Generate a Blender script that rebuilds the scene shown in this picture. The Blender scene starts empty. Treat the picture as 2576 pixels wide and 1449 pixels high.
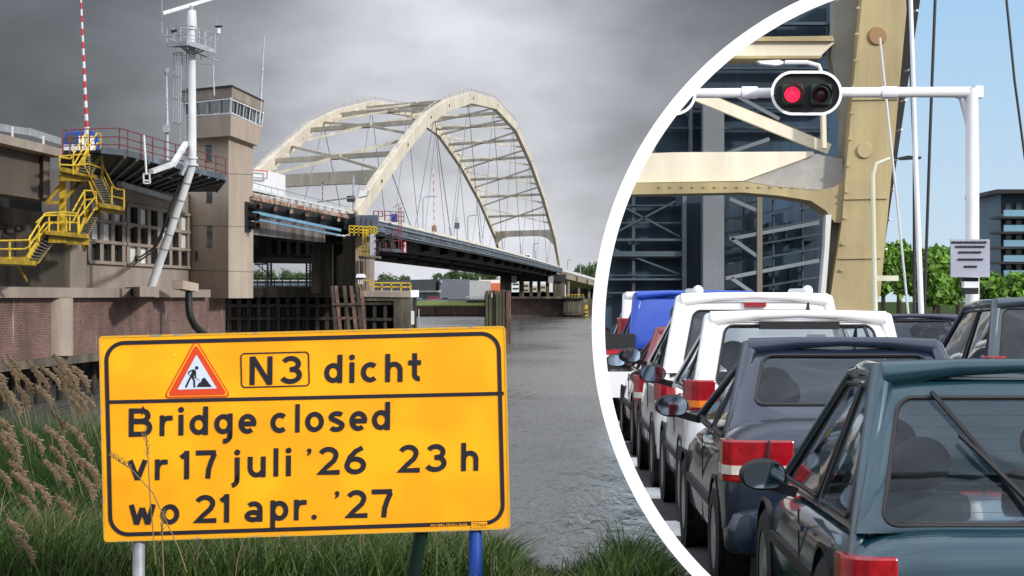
import bpy, bmesh, math, random
import numpy as np
from mathutils import Vector
random.seed(7); rng = np.random.default_rng(11)
S = bpy.context.scene
EYE = 1.75; F = 5600.0; CX = 1288.0; HY = 745.0; WATER = -4.25
# ---------------------------------------------------------------- camera
cd = bpy.data.cameras.new('camera'); cam = bpy.data.objects.new('camera', cd)
S.collection.objects.link(cam); S.camera = cam
cam.location = (0, 0, EYE); cam.rotation_euler = (math.radians(90), 0, 0)
cd.sensor_width = 36; cd.lens = 36*F/2576; cd.shift_y = (HY-724.5)/2576
cd.clip_start = 0.1; cd.clip_end = 20000
# ---------------------------------------------------------------- light
SV = Vector((.68, -.56, .40)).normalized()
sl = bpy.data.lights.new('sun', 'SUN'); sun = bpy.data.objects.new('sun', sl); S.collection.objects.link(sun)
sl.energy = 3.6; sl.angle = math.radians(4); sl.color = (1, .95, .87)
sun.rotation_euler = SV.to_track_quat('Z', 'Y').to_euler()
S.view_settings.view_transform = 'Standard'; S.view_settings.look = 'None'
S.view_settings.exposure = 0.0; S.view_settings.gamma = 1.0
w = bpy.data.worlds.new('World'); S.world = w; w.use_nodes = True
nt = w.node_tree; nt.nodes.clear()
def N(t, **k):
    n = nt.nodes.new(t)
    for a, b in k.items(): setattr(n, a, b)
    return n
L = lambda a, b: nt.links.new(a, b)
def math_(op, a, b=None, clamp=False):
    n = N('ShaderNodeMath', operation=op, use_clamp=clamp)
    for i, v in enumerate((a, b)):
        if v is None: continue
        if isinstance(v, (int, float)): n.inputs[i].default_value = v
        else: L(v, n.inputs[i])
    return n.outputs[0]
tc = N('ShaderNodeTexCoord'); sp = N('ShaderNodeSeparateXYZ'); L(tc.outputs['Generated'], sp.inputs[0])
sky = N('ShaderNodeTexSky', sky_type='NISHITA'); sky.sun_disc = False
sky.sun_elevation = math.asin(SV.z); sky.sun_rotation = math.atan2(SV.x, SV.y)
mp = N('ShaderNodeMapping'); mp.inputs['Scale'].default_value = (1, 1, 2.0); L(tc.outputs['Generated'], mp.inputs[0])
nz = N('ShaderNodeTexNoise'); nz.inputs['Scale'].default_value = 7.5; nz.inputs['Detail'].default_value = 7; nz.inputs['Roughness'].default_value = .52
nz.inputs['Distortion'].default_value = .1; L(mp.outputs[0], nz.inputs['Vector'])
# a thin bright break in the overcast behind the bridge, heavier cloud either side of it
ax = math_('DIVIDE', sp.outputs[0], math_('MAXIMUM', sp.outputs[1], .05))
el = math_('DIVIDE', sp.outputs[2], math_('MAXIMUM', sp.outputs[1], .05))
dx = math_('MULTIPLY', math_('ADD', ax, .028), 1/.10)
dz = math_('MULTIPLY', math_('ADD', el, -.035), 1/.145)
r2 = math_('ADD', math_('MULTIPLY', dx, dx), math_('MULTIPLY', dz, dz))
lobe = math_('POWER', 2.718, math_('MULTIPLY', r2, -1.0))
front = N('ShaderNodeMapRange'); front.inputs[1].default_value = .25; front.inputs[2].default_value = .93; L(sp.outputs[1], front.inputs[0])
nz2 = N('ShaderNodeTexNoise'); nz2.inputs['Scale'].default_value = 26; nz2.inputs['Detail'].default_value = 6; nz2.inputs['Roughness'].default_value = .5; L(mp.outputs[0], nz2.inputs['Vector'])
nn = math_('ADD', math_('MULTIPLY', math_('ADD', nz.outputs[0], -.5), 1.0), math_('MULTIPLY', math_('ADD', nz2.outputs[0], -.5), .26))
# open brighter sky overhead and behind, dim below the horizon
up = N('ShaderNodeMapRange'); up.inputs[1].default_value = -.02; up.inputs[2].default_value = .55; up.inputs[3].default_value = .40; up.inputs[4].default_value = 1.85; L(sp.outputs[2], up.inputs[0])
low = N('ShaderNodeMapRange'); low.inputs[1].default_value = -.06; low.inputs[2].default_value = -.01; low.inputs[3].default_value = .22; low.inputs[4].default_value = 1.0; L(sp.outputs[2], low.inputs[0])
back = math_('MULTIPLY', math_('ADD', math_('MULTIPLY', front.outputs[0], -1.0), 1.0), math_('MULTIPLY', up.outputs[0], low.outputs[0]))
base = math_('ADD', math_('MULTIPLY', lobe, .76), math_('ADD', math_('MULTIPLY', front.outputs[0], .13), back))
val = math_('MAXIMUM', math_('MULTIPLY', base, math_('ADD', math_('MULTIPLY', nn, 1.6), 1.0)), .05)
cr = N('ShaderNodeCombineColor'); rb = math_('ADD', math_('MULTIPLY', lobe, .06), .90); gb_ = math_('ADD', math_('MULTIPLY', lobe, .03), .945)
L(math_('MULTIPLY', val, rb), cr.inputs[0]); L(math_('MULTIPLY', val, gb_), cr.inputs[1]); L(math_('MULTIPLY', val, 1.05), cr.inputs[2])
sk = N('ShaderNodeVectorMath', operation='SCALE'); L(sky.outputs[0], sk.inputs[0]); sk.inputs['Scale'].default_value = .07
mx = N('ShaderNodeMix', data_type='RGBA'); mx.inputs[0].default_value = .93; L(sk.outputs[0], mx.inputs[6]); L(cr.outputs[0], mx.inputs[7])
bg = N('ShaderNodeBackground'); bg.inputs[1].default_value = 1.0; L(mx.outputs[2], bg.inputs[0])
wo = N('ShaderNodeOutputWorld'); L(bg.outputs[0], wo.inputs[0])

# ---------------------------------------------------------------- helpers
def P(x, y, D): return Vector(((x-CX)/F*D, D, EYE-(y-HY)/F*D))
BX = .07
def DB(x, c): return c/(BX-(x-CX)/F)
def PB(x, y, c): return P(x, y, DB(x, c))                # point on the upright plane running with the bridge
def PZ(x, z, c):
    D = DB(x, c); return Vector(((x-CX)/F*D, D, z))
def PD(D, z, c): return Vector((BX*D-c, D, z))
A = Vector((-1.069, 1, 0))
ORG = {}
def tag(o, label=None, cat=None, group=None, kind=None):
    if label: o['label'] = label
    if cat: o['category'] = cat
    if group: o['group'] = group
    if kind: o['kind'] = kind
    return o
def thing(name, label, cat, loc=(0, 0, 0), group=None):
    o = bpy.data.objects.new(name, None); o.empty_display_size = .2; S.collection.objects.link(o)
    o.location = loc; ORG[o.name] = Vector(loc)
    return tag(o, label, cat, group)
def copy_tree(o, parent=None):
    c = o.copy(); S.collection.objects.link(c)
    if parent: c.parent = parent
    for ch in list(o.children): copy_tree(ch, c)
    return c
class MB:
    def __init__(s): s.v = []; s.f = []
    def add(s, vs, fs):
        n = len(s.v); s.v += [Vector(p) for p in vs]; s.f += [tuple(i+n for i in f) for f in fs]; return s
    def quad(s, a, b, c, d): return s.add([a, b, c, d], [(0, 1, 2, 3)])
    def hexa(s, p): return s.add(p, [(3, 2, 1, 0), (4, 5, 6, 7), (0, 1, 5, 4), (1, 2, 6, 5), (2, 3, 7, 6), (3, 0, 4, 7)])
    def box(s, a, b):
        (x0, y0, z0), (x1, y1, z1) = a, b
        return s.hexa([(x0, y0, z0), (x1, y0, z0), (x1, y1, z0), (x0, y1, z0), (x0, y0, z1), (x1, y0, z1), (x1, y1, z1), (x0, y1, z1)])
    def prism(s, pts, off):
        n = len(pts); off = Vector(off); q = [Vector(p) for p in pts]
        return s.add(q+[p+off for p in q], [tuple(range(n)), tuple(range(2*n-1, n-1, -1))]+[(i, i+n, (i+1) % n+n, (i+1) % n) for i in range(n)])
    def bar(s, p, q, wd, h, up=(0, 0, 1), w2=None, h2=None):
        p, q = Vector(p), Vector(q); d = (q-p)
        if d.length < 1e-6: return s
        d.normalize(); u = Vector(up)
        if abs(d.dot(u)) > .98: u = Vector((0, 1, 0))
        r = d.cross(u).normalized(); u = r.cross(d)
        w2 = w2 or wd; h2 = h2 or h
        return s.hexa([p-r*wd/2-u*h/2, p+r*wd/2-u*h/2, p+r*wd/2+u*h/2, p-r*wd/2+u*h/2, q-r*w2/2-u*h2/2, q+r*w2/2-u*h2/2, q+r*w2/2+u*h2/2, q-r*w2/2+u*h2/2])
    def tube(s, p, q, r, r2=None, n=10):
        return s.poly([p, q], [r, r if r2 is None else r2], n)
    def poly(s, pts, rs, n=8):
        pts = [Vector(p) for p in pts]
        if isinstance(rs, (int, float)): rs = [rs]*len(pts)
        vs = []; fs = []; pr = None
        for i, p in enumerate(pts):
            d = (pts[min(i+1, len(pts)-1)]-pts[max(i-1, 0)]).normalized()
            if pr is None:
                u = Vector((0, 0, 1)) if abs(d.z) < .9 else Vector((0, 1, 0)); pr = d.cross(u).normalized()
            r = (pr-d*pr.dot(d)).normalized(); pr = r; u = r.cross(d)
            vs += [p+(r*math.cos(t)+u*math.sin(t))*rs[i] for t in [2*math.pi*k/n for k in range(n)]]
        for i in range(len(pts)-1):
            fs += [(i*n+k, i*n+(k+1) % n, (i+1)*n+(k+1) % n, (i+1)*n+k) for k in range(n)]
        fs += [tuple(range(n-1, -1, -1)), tuple(range((len(pts)-1)*n, len(pts)*n))]
        return s.add(vs, fs)
    def ball(s, c, r, n=10, m=7):
        c = Vector(c); r = Vector((r, r, r)) if isinstance(r, (int, float)) else Vector(r)
        vs = []; fs = []
        for j in range(m+1):
            ph = math.pi*j/m
            for i in range(n):
                t = 2*math.pi*i/n; vs.append(c+Vector((r.x*math.sin(ph)*math.cos(t), r.y*math.sin(ph)*math.sin(t), r.z*math.cos(ph))))
        for j in range(m):
            for i in range(n): fs.append((j*n+i, j*n+(i+1) % n, (j+1)*n+(i+1) % n, (j+1)*n+i))
        return s.add(vs, fs)
    def pxbox(s, x0, y0, x1, y1, D, dep):
        a = P(x0, y1, D); b = P(x1, y0, D); return s.box((a.x, D, a.z), (b.x, D+dep, b.z))
    def lathe(s, c, ax, prof, n=24):
        c = Vector(c); ax = Vector(ax).normalized(); u = Vector((0, 0, 1)) if abs(ax.z) < .9 else Vector((1, 0, 0)); r = ax.cross(u).normalized(); u = r.cross(ax)
        vs = []; fs = []
        for (h, rad) in prof: vs += [c+ax*h+(r*math.cos(t)+u*math.sin(t))*rad for t in [2*math.pi*k/n for k in range(n)]]
        for i in range(len(prof)-1): fs += [(i*n+k, i*n+(k+1) % n, (i+1)*n+(k+1) % n, (i+1)*n+k) for k in range(n)]
        return s.add(vs, fs)
    def build(s, name, m, parent=None, smooth=False, bevel=0, local=False, clip=False):
        me = bpy.data.meshes.new(name)
        off = Vector((0, 0, 0))
        if parent is not None and not local: off = ORG[parent.name]
        me.from_pydata([p-off for p in s.v], [], s.f)
        bm = bmesh.new(); bm.from_mesh(me)
        bmesh.ops.recalc_face_normals(bm, faces=bm.faces)
        if clip: cone_clip(bm, off)
        bm.to_mesh(me); bm.free()
        me.materials.append(m); o = bpy.data.objects.new(name, me); S.collection.objects.link(o)
        ORG[o.name] = off.copy()
        if parent is not None: o.parent = parent
        if smooth:
            for p in me.polygons: p.use_smooth = True
            try:
                me.set_sharp_from_angle(angle=math.radians(40))
            except Exception: pass
        if bevel:
            b = o.modifiers.new('b', 'BEVEL'); b.width = bevel; b.segments = 2; b.limit_method = 'ANGLE'; b.angle_limit = math.radians(35)
        return o
RX, RY, RO, RI = 2394.7, 821.6, 905.7, 873.0
def cone_clip(bm, off):
    R = 888.0
    for k in range(56):
        t = math.radians(95+k*(172/55))
        # the left, upper and lower sides of the round opening
        px, py = RX+R*math.cos(t), RY-R*math.sin(t)
        v = Vector(((px-CX)/F, 1, -(py-HY)/F)); tau = Vector((-math.sin(t), 0, math.cos(t)))
        n = v.cross(tau).normalized(); c = Vector(((RX-CX)/F, 1, -(RY-HY)/F))
        if n.dot(c) > 0: n = -n
        bmesh.ops.bisect_plane(bm, geom=bm.verts[:]+bm.edges[:]+bm.faces[:], plane_co=Vector((0, 0, EYE))-off, plane_no=n, clear_outer=True)
# ---------------------------------------------------------------- materials
def mat(name, col, rough=.7, metal=0, var=.0, scale=3.0, col2=None, bump=0, bscale=20, spec=.4, streak=False, fac=(.45, .65), coat=0, emit=0):
    m = bpy.data.materials.new(name); m.use_nodes = True; t = m.node_tree; b = t.nodes['Principled BSDF']
    b.inputs['Roughness'].default_value = rough; b.inputs['Metallic'].default_value = metal
    b.inputs['Specular IOR Level'].default_value = spec; b.inputs['Coat Weight'].default_value = coat
    b.inputs['Coat Roughness'].default_value = .06
    b.inputs['Base Color'].default_value = (*col, 1)
    if emit:
        b.inputs['Emission Color'].default_value = (*col, 1); b.inputs['Emission Strength'].default_value = emit
    tcn = t.nodes.new('ShaderNodeTexCoord'); last = None
    if var or col2:
        no = t.nodes.new('ShaderNodeTexNoise'); no.inputs['Scale'].default_value = scale; no.inputs['Detail'].default_value = 6; no.inputs['Roughness'].default_value = .65
        ma = t.nodes.new('ShaderNodeMapping'); ma.inputs['Scale'].default_value = (1, .4, .12) if streak else (1, 1, 1)
        t.links.new(tcn.outputs['Object'], ma.inputs[0]); t.links.new(ma.outputs[0], no.inputs['Vector'])
        rp = t.nodes.new('ShaderNodeValToRGB'); rp.color_ramp.elements[0].position = fac[0]; rp.color_ramp.elements[1].position = fac[1]
        c2 = col2 or tuple(c*(1-var) for c in col)
        rp.color_ramp.elements[0].color = (*c2, 1); rp.color_ramp.elements[1].color = (*col, 1)
        t.links.new(no.outputs[0], rp.inputs[0]); last = rp.outputs[0]
        if var:
            n2 = t.nodes.new('ShaderNodeTexNoise'); n2.inputs['Scale'].default_value = scale*.23; n2.inputs['Detail'].default_value = 3
            t.links.new(tcn.outputs['Object'], n2.inputs['Vector'])
            mr = t.nodes.new('ShaderNodeMapRange'); mr.inputs[1].default_value = .3; mr.inputs[2].default_value = .7; mr.inputs[3].default_value = 1-var*.8; mr.inputs[4].default_value = 1.12
            t.links.new(n2.outputs[0], mr.inputs[0])
            vm = t.nodes.new('ShaderNodeVectorMath'); vm.operation = 'SCALE'; t.links.new(last, vm.inputs[0]); t.links.new(mr.outputs[0], vm.inputs['Scale']); last = vm.outputs[0]
        t.links.new(last, b.inputs['Base Color'])
    if bump:
        nb = t.nodes.new('ShaderNodeTexNoise'); nb.inputs['Scale'].default_value = bscale; nb.inputs['Detail'].default_value = 4
        t.links.new(tcn.outputs['Object'], nb.inputs['Vector'])
        bn = t.nodes.new('ShaderNodeBump'); bn.inputs['Strength'].default_value = bump; bn.inputs['Distance'].default_value = .1
        t.links.new(nb.outputs[0], bn.inputs['Height']); t.links.new(bn.outputs[0], b.inputs['Normal'])
    return m
M = {}
M['conc'] = mat('concrete', (.30, .25, .21), .9, var=.24, scale=.8, streak=True, bump=.3, bscale=4)
M['conc_light'] = mat('tower_concrete', (.37, .305, .25), .9, var=.16, scale=1.0, streak=True, bump=.35, bscale=9, col2=(.315, .255, .205), fac=(.36, .66))
M['conc_dark'] = mat('stained_concrete', (.16, .135, .105), .95, var=.5, scale=.7, streak=True, bump=.4, bscale=3, col2=(.06, .05, .038))
M['conc_deck'] = mat('viaduct_concrete', (.17, .135, .11), .9, var=.4, scale=.5, streak=True, bump=.3, bscale=3)
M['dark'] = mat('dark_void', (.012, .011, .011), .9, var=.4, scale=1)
M['timber'] = mat('weathered_timber', (.07, .058, .046), .9, var=.6, scale=2.2, streak=True, bump=.5, bscale=5)
M['rust'] = mat('rusty_steel', (.17, .085, .06), .85, var=.5, scale=3, streak=True, col2=(.07, .045, .035))
M['rustedge'] = mat('rusty_edge_beam', (.36, .28, .22), .8, var=.3, scale=1.2, col2=(.16, .06, .03), fac=(.42, .56))
M['steel'] = mat('blue_grey_steel', (.155, .20, .25), .6, metal=.2, var=.4, scale=.6, streak=True, col2=(.09, .11, .135))
M['steel_fas'] = mat('fascia_steel', (.16, .20, .26), .6, metal=.2, var=.45, scale=.6, streak=False, col2=(.085, .105, .14))
M['steel_dark'] = mat('dark_bridge_steel', (.035, .036, .042), .75, var=.5, scale=.8, col2=(.018, .017, .018))
M['steel_web'] = mat('stained_web_steel', (.15, .145, .15), .75, var=.4, scale=1.6, streak=True, col2=(.10, .05, .025), fac=(.40, .52))
M['bluepipe'] = mat('blue_pipe', (.17, .35, .50), .5, var=.2, scale=2)
M['cream'] = mat('cream_arch_paint', (.64, .58, .475), .5, var=.14, scale=.5, bump=.05)
M['cream_dirty'] = mat('cream_strut_paint', (.48, .44, .35), .6, var=.3, scale=.7, streak=True)
M['cable'] = mat('steel_cable', (.16, .19, .20), .5, metal=.3, var=.1)
M['white'] = mat('white_paint', (.60, .62, .64), .5, var=.16, scale=2, streak=True)
M['galv'] = mat('galvanised_steel', (.42, .45, .48), .5, metal=.4, var=.25, scale=9)
M['yellow'] = mat('yellow_paint', (.58, .40, .02), .55, var=.25, scale=3.5, col2=(.27, .16, .02), fac=(.36, .5))
M['yellow_dirty'] = mat('dirty_yellow_steel', (.42, .28, .015), .6, var=.4, scale=1.6)
M['tread'] = mat('grating_tread', (.13, .12, .11), .7, var=.3, scale=5)
M['redrail'] = mat('dark_red_rail', (.17, .045, .05), .5, var=.2, scale=3)
M['red'] = mat('signal_red', (.45, .015, .025), .45, var=.1)
M['glass'] = mat('window_glass', (.06, .075, .08), .12, spec=.8, var=.3, scale=.7)
M['blind'] = mat('white_blind', (.62, .63, .62), .7, var=.1)
M['pane'] = mat('dark_pane', (.03, .04, .045), .2, spec=.6)
M['black'] = mat('black_rubber', (.015, .015, .017), .5)
M['grassy'] = mat('bank_grass', (.10, .14, .03), .9, var=.4, scale=.8)
M['metalclad'] = mat('grey_cladding', (.34, .34, .37), .55, var=.08, scale=.3)
M['cladark'] = mat('dark_cladding', (.09, .10, .125), .5, var=.1)
M['orange'] = mat('orange_cladding', (.50, .12, .05), .6)
M['bluetruck'] = mat('blue_lorry_paint', (.02, .06, .28), .4)
M['whitebox'] = mat('white_lorry_box', (.74, .76, .79), .5, var=.05)
# brick
def brick():
    m = bpy.data.materials.new('brick'); m.use_nodes = True; t = m.node_tree; b = t.nodes['Principled BSDF']; b.inputs['Roughness'].default_value = .9
    tcn = t.nodes.new('ShaderNodeTexCoord'); s_ = t.nodes.new('ShaderNodeSeparateXYZ'); cb = t.nodes.new('ShaderNodeCombineXYZ')
    t.links.new(tcn.outputs['Object'], s_.inputs[0])
    mm = t.nodes.new('ShaderNodeMath'); mm.operation = 'MULTIPLY'; mm.inputs[1].default_value = .42; t.links.new(s_.outputs[1], mm.inputs[0])
    t.links.new(mm.outputs[0], cb.inputs[0]); t.links.new(s_.outputs[2], cb.inputs[1])
    br = t.nodes.new('ShaderNodeTexBrick'); br.inputs['Scale'].default_value = 1.0
    br.inputs['Color1'].default_value = (.15, .065, .05, 1); br.inputs['Color2'].default_value = (.085, .042, .035, 1); br.inputs['Mortar'].default_value = (.16, .13, .115, 1)
    br.inputs['Brick Width'].default_value = .3; br.inputs['Row Height'].default_value = .13; br.inputs['Mortar Size'].default_value = .016
    t.links.new(cb.outputs[0], br.inputs['Vector'])
    no = t.nodes.new('ShaderNodeTexNoise'); no.inputs['Scale'].default_value = .5; t.links.new(tcn.outputs['Object'], no.inputs['Vector'])
    mr = t.nodes.new('ShaderNodeMapRange'); mr.inputs[1].default_value = .3; mr.inputs[2].default_value = .7; mr.inputs[3].default_value = .65; mr.inputs[4].default_value = 1.25; t.links.new(no.outputs[0], mr.inputs[0])
    vm = t.nodes.new('ShaderNodeVectorMath'); vm.operation = 'SCALE'; t.links.new(br.outputs[0], vm.inputs[0]); t.links.new(mr.outputs[0], vm.inputs['Scale'])
    # chalky runs
    n2 = t.nodes.new('ShaderNodeTexNoise'); n2.inputs['Scale'].default_value = 3.0; mp2 = t.nodes.new('ShaderNodeMapping'); mp2.inputs['Scale'].default_value = (1, .7, .09)
    t.links.new(tcn.outputs['Object'], mp2.inputs[0]); t.links.new(mp2.outputs[0], n2.inputs['Vector'])
    rp = t.nodes.new('ShaderNodeValToRGB'); rp.color_ramp.elements[0].position = .69; rp.color_ramp.elements[1].position = .74; t.links.new(n2.outputs[0], rp.inputs[0])
    mi = t.nodes.new('ShaderNodeMix'); mi.data_type = 'RGBA'; t.links.new(rp.outputs[0], mi.inputs[0]); t.links.new(vm.outputs[0], mi.inputs[6]); mi.inputs[7].default_value = (.32, .28, .25, 1)
    t.links.new(mi.outputs[2], b.inputs['Base Color']); return m
M['brick'] = brick()
def water():
    m = bpy.data.materials.new('river_water'); m.use_nodes = True; t = m.node_tree; b = t.nodes['Principled BSDF']
    b.inputs['Base Color'].default_value = (.14, .14, .125, 1); b.inputs['Roughness'].default_value = .16; b.inputs['IOR'].default_value = 1.33; b.inputs['Specular IOR Level'].default_value = .5
    tcn = t.nodes.new('ShaderNodeTexCoord'); prev = None
    for sc, st, di, sy in ((3.6, 1.0, .17, .14), (1.0, .7, .4, .2), (11, .6, .05, .25)):
        ma = t.nodes.new('ShaderNodeMapping'); ma.inputs['Scale'].default_value = (1, sy, 1); t.links.new(tcn.outputs['Object'], ma.inputs[0])
        no = t.nodes.new('ShaderNodeTexNoise'); no.inputs['Scale'].default_value = sc; no.inputs['Detail'].default_value = 5; t.links.new(ma.outputs[0], no.inputs['Vector'])
        bn = t.nodes.new('ShaderNodeBump'); bn.inputs['Strength'].default_value = st; bn.inputs['Distance'].default_value = di; t.links.new(no.outputs[0], bn.inputs['Height'])
        if prev: t.links.new(prev, bn.inputs['Normal'])
        prev = bn.outputs[0]
    n4 = t.nodes.new('ShaderNodeTexNoise'); n4.inputs['Scale'].default_value = .06; n4.inputs['Detail'].default_value = 4; ma = t.nodes.new('ShaderNodeMapping'); ma.inputs['Scale'].default_value = (1, .35, 1)
    t.links.new(tcn.outputs['Object'], ma.inputs[0]); t.links.new(ma.outputs[0], n4.inputs['Vector']); mr = t.nodes.new('ShaderNodeMapRange'); mr.inputs[1].default_value = .35; mr.inputs[2].default_value = .65; mr.inputs[3].default_value = .05; mr.inputs[4].default_value = .22
    t.links.new(n4.outputs[0], mr.inputs[0]); t.links.new(mr.outputs[0], b.inputs['Roughness'])
    t.links.new(prev, b.inputs['Normal']); return m
M['water'] = water()

# ================================================================ SETTING
tag(MB().quad((-9000, 30, WATER), (9000, 30, WATER), (9000, 15000, WATER), (-9000, 15000, WATER)).build('river_water', M['water']), kind='structure')
# near bank
def bank_z(x, D):
    z = -.04
    if D > 13.9: z -= (D-13.9)*.42
    return max(z, -5.2)
mb = MB(); nx, ny = 60, 50
for j in range(ny+1):
    for i in range(nx+1):
        D = 1+j*(33/ny); X = -14+i*(28/nx); mb.v.append(Vector((X, D, bank_z(X, D)+.05*math.sin(X*2.1+D*1.3)*(D < 30)-.03)))
for j in range(ny):
    for i in range(nx): a = j*(nx+1)+i; mb.f.append((a, a+1, a+nx+2, a+nx+1))
M['soil'] = mat('bank_soil', (.05, .045, .025), .95, var=.5, scale=4)
tag(mb.build('river_bank', M['soil'], smooth=True), kind='structure')
# far land behind quay
Dq = 690
mb = MB(); mb.box((-900, Dq+6, -5), (900, 12000, -1.1)); tag(mb.build('far_ground', M['grassy']), kind='structure')

# ---------------------------------------------------------------- viaduct at left
def wallB(mb, x0, x1, z0, z1, c, th=1.2):
    """upright slab on the plane with offset c, from pixel column x0 to x1"""
    a, b = PZ(x0, z0, c), PZ(x1, z0, c); a2, b2 = PZ(x0, z1, c), PZ(x1, z1, c); o = A*(th/1.139)
    return mb.hexa([a, b, b+o, a+o, a2, b2, b2+o, a2+o])
vd = thing('approach_viaduct', 'heavy brown concrete approach viaduct at the left edge above the graffiti wall', 'viaduct', PZ(60, -4, 32))
wallB(MB(), -60, 126, 6.67, 8.9, 32, 1.2).build('girder', M['conc_deck'], vd)
mb = MB()
for x in (118,): wallB(mb, x-9, x+7, 6.75, 8.88, 31.75, .3)
mb.build('girder_rib', M['conc_deck'], vd)
wallB(MB(), -70, 156, 8.92, 9.35, 31.2, 12).build('deck_edge', M['conc'], vd)
wallB(MB(), -80, 250, 6.0, 8.9, 40, 1).build('gap_shade_sheet', M['dark'], vd)  # near-black sheet paints the shade in the gap behind the girder
# steel parapet
gr = thing('guard_rail', 'grey metal guard rail with short posts along the left viaduct edge', 'guard rail', PZ(60, 9.35, 31.6))
mb = MB(); 
mb.bar(PB(-60, 311, 31.5), PB(67, 331, 31.5), .08, .34); mb.build('rail', M['galv'], gr)
mb = MB(); mb.bar(PB(72, 331, 31.5), PB(152, 356, 31.5), .08, .36); mb.build('rail', M['galv'], gr)
mb = MB(); mb.bar(PB(-60, 338, 31.6), PB(152, 373, 31.6), .1, .10); mb.build('lower_rail', M['steel_dark'], gr)
for x in (33, 115, 193):
    x_ = x*.95
    mb = MB(); mb.bar(PZ(x_, 9.35, 31.4), PZ(x_, 9.86-(x_-33)*.0006, 31.4), .09, .09); mb.build('post', M['white'], gr)
# abutment building -------------------------------------------------
ab = thing('bridge_abutment', 'brown concrete bridge building with square windows on a brick base in the river', 'building', PZ(250, -4, 34))
CF = 35.3
wallB(MB(), -80, 176, 2.2, 6.4, 34.6, 8).build('pier_wall', M['conc_dark'], ab)
# facade with window openings: grid of strips
wx = [(222, 307), (319, 396), (402, 471)]
wins = []
zt = {0: (498, 658), 1: (508, 667), 2: (523, 673)}
W_z = []
for k, (x0, x1) in enumerate(wx):
    D0 = DB(x0, CF); zz1 = EYE+(HY-zt[k][0])*D0/F; zz0 = EYE+(HY-zt[k][1])*D0/F; W_z.append((zz0, zz1))
zb = min(a for a, b in W_z); ztp = max(b for a, b in W_z)
zb, ztp = W_z[0][0], W_z[0][1]
mb = MB(); wallB(mb, 176, 480, ztp, 9.3, CF, 2.2); wallB(mb, 176, 480, 2.2, zb, CF, 2.2)
for a, b in ((176, 222), (307, 319), (396, 402), (471, 480)): wallB(mb, a, b, zb, ztp, CF, 2.2)
mb.build('facade', M['conc'], ab)
for k, (x0, x1) in enumerate(wx):
    # splayed egg-crate frame, three by three
    mb = MB(); D0, D1 = DB(x0, CF), DB(x1, CF)
    for i in range(4):
        D = D0+(D1-D0)*i/3; p = PD(D, zb, CF-.12); wd = (D1-D0)*.05
        mb.hexa([p+Vector((BX*q, q, 0))+A*r+Vector((0, 0, h)) for h in (0, ztp-zb) for q, r in ((-wd, 0), (wd, 0), (wd, .34), (-wd, .34))])
    for j in range(4):
        z = zb+(ztp-zb)*j/3; a, b = PD(D0-wd, z-.11, CF-.2), PD(D1+wd, z-.11, CF-.2); o = A*.42; u = Vector((0, 0, .2))
        mb.hexa([a, b, b+o, a+o, a+u, b+u, b+o+u, a+o+u])
    wf = mb.build('window', M['conc_dark'] if k == 9 else M['conc'], ab)
    pat = {0: 'wwwwwgddd', 1: 'dwdddd' 'wwd', 2: 'dwwwdw' 'ddd'}[k]
    pat = {0: 'wwwwwdddd', 1: 'dwddddwwd', 2: 'dwwwdwddd'}[k]
    for r in range(3):
        for q in range(3):
            Da = D0+(D1-D0)*(q+.06)/3; Db = D0+(D1-D0)*(q+.98)/3; z1 = ztp-(ztp-zb)*r/3-.14; z0 = z1-(ztp-zb)/3+.2
            dep = .07 if pat[r*3+q] == 'w' else .26
            o = A*dep; m2 = MB().hexa([PD(d, z, CF)+o+A*e for z in (z0, z1) for d, e in ((Da, 0), (Db, 0), (Db, .08), (Da, .08))])
            m2.build('pane', M['blind'] if pat[r*3+q] == 'w' else M['pane'], wf)
wallB(MB(), -80, 530, 1.67, 2.22, 33.0, 4).build('ledge', M['conc'], ab)
bb = wallB(MB(), -80, 567, -1.55, 1.67, 33.5, 6).build('brick_wall', M['brick'], ab)
mb = MB(); D0 = DB(141, 33.5); p = PD(D0, -1.5, 33.6)
mb.lathe(p, (0, 0, 1), [(0, 1.02), (3.15, 1.02)], 28); mb.build('round_buttress', M['conc'], ab, smooth=True)
mb = MB(); wallB(mb, -80, 560, -2.0, -1.55, 33.0, 6); mb.build('base_beam', M['conc_dark'], ab)
for x in list(range(10, 570, 28)):
    m2 = MB(); m2.tube(PZ(x, -4.6, 35), PZ(x, -2.0, 35), .2, n=8); m2.build('pile', M['timber'], ab)
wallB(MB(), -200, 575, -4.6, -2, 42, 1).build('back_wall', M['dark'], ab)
mb = MB(); q = PZ(8, 4.6, 34.5)
for cx_, cz_, rr in ((8, 566, 9), (28, 577, 13), (50, 573, 10)):
    pts = [PB(cx_+rr*math.cos(t)*(1+.2*math.sin(3*t)), cz_+rr*.8*math.sin(t), 34.5) for t in [i*.45 for i in range(14)]]
    mb.poly(pts, .05, 5)
mb.build('graffiti', M['black'], ab)
# small corbel with pipe
cb = thing('pipe_outlet', 'pale concrete corbel on the ledge with a thick black pipe bending down the brick wall', 'pipe', PZ(470, 1.5, 32))
mb = MB(); mb.bar(PB(446, 716, 31.6), PB(486, 724, 31.2), .75, .55); mb.build('corbel', M['conc_light'], cb)
mb = MB(); mb.poly([PB(475, 733, 31.3), PB(475, 770, 31.3), PB(478, 795, 31.2), PB(490, 820, 31), PB(508, 838, 30.8), PB(530, 850, 30.6)], .24, 10); mb.build('pipe', M['black'], cb, smooth=True)

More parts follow.
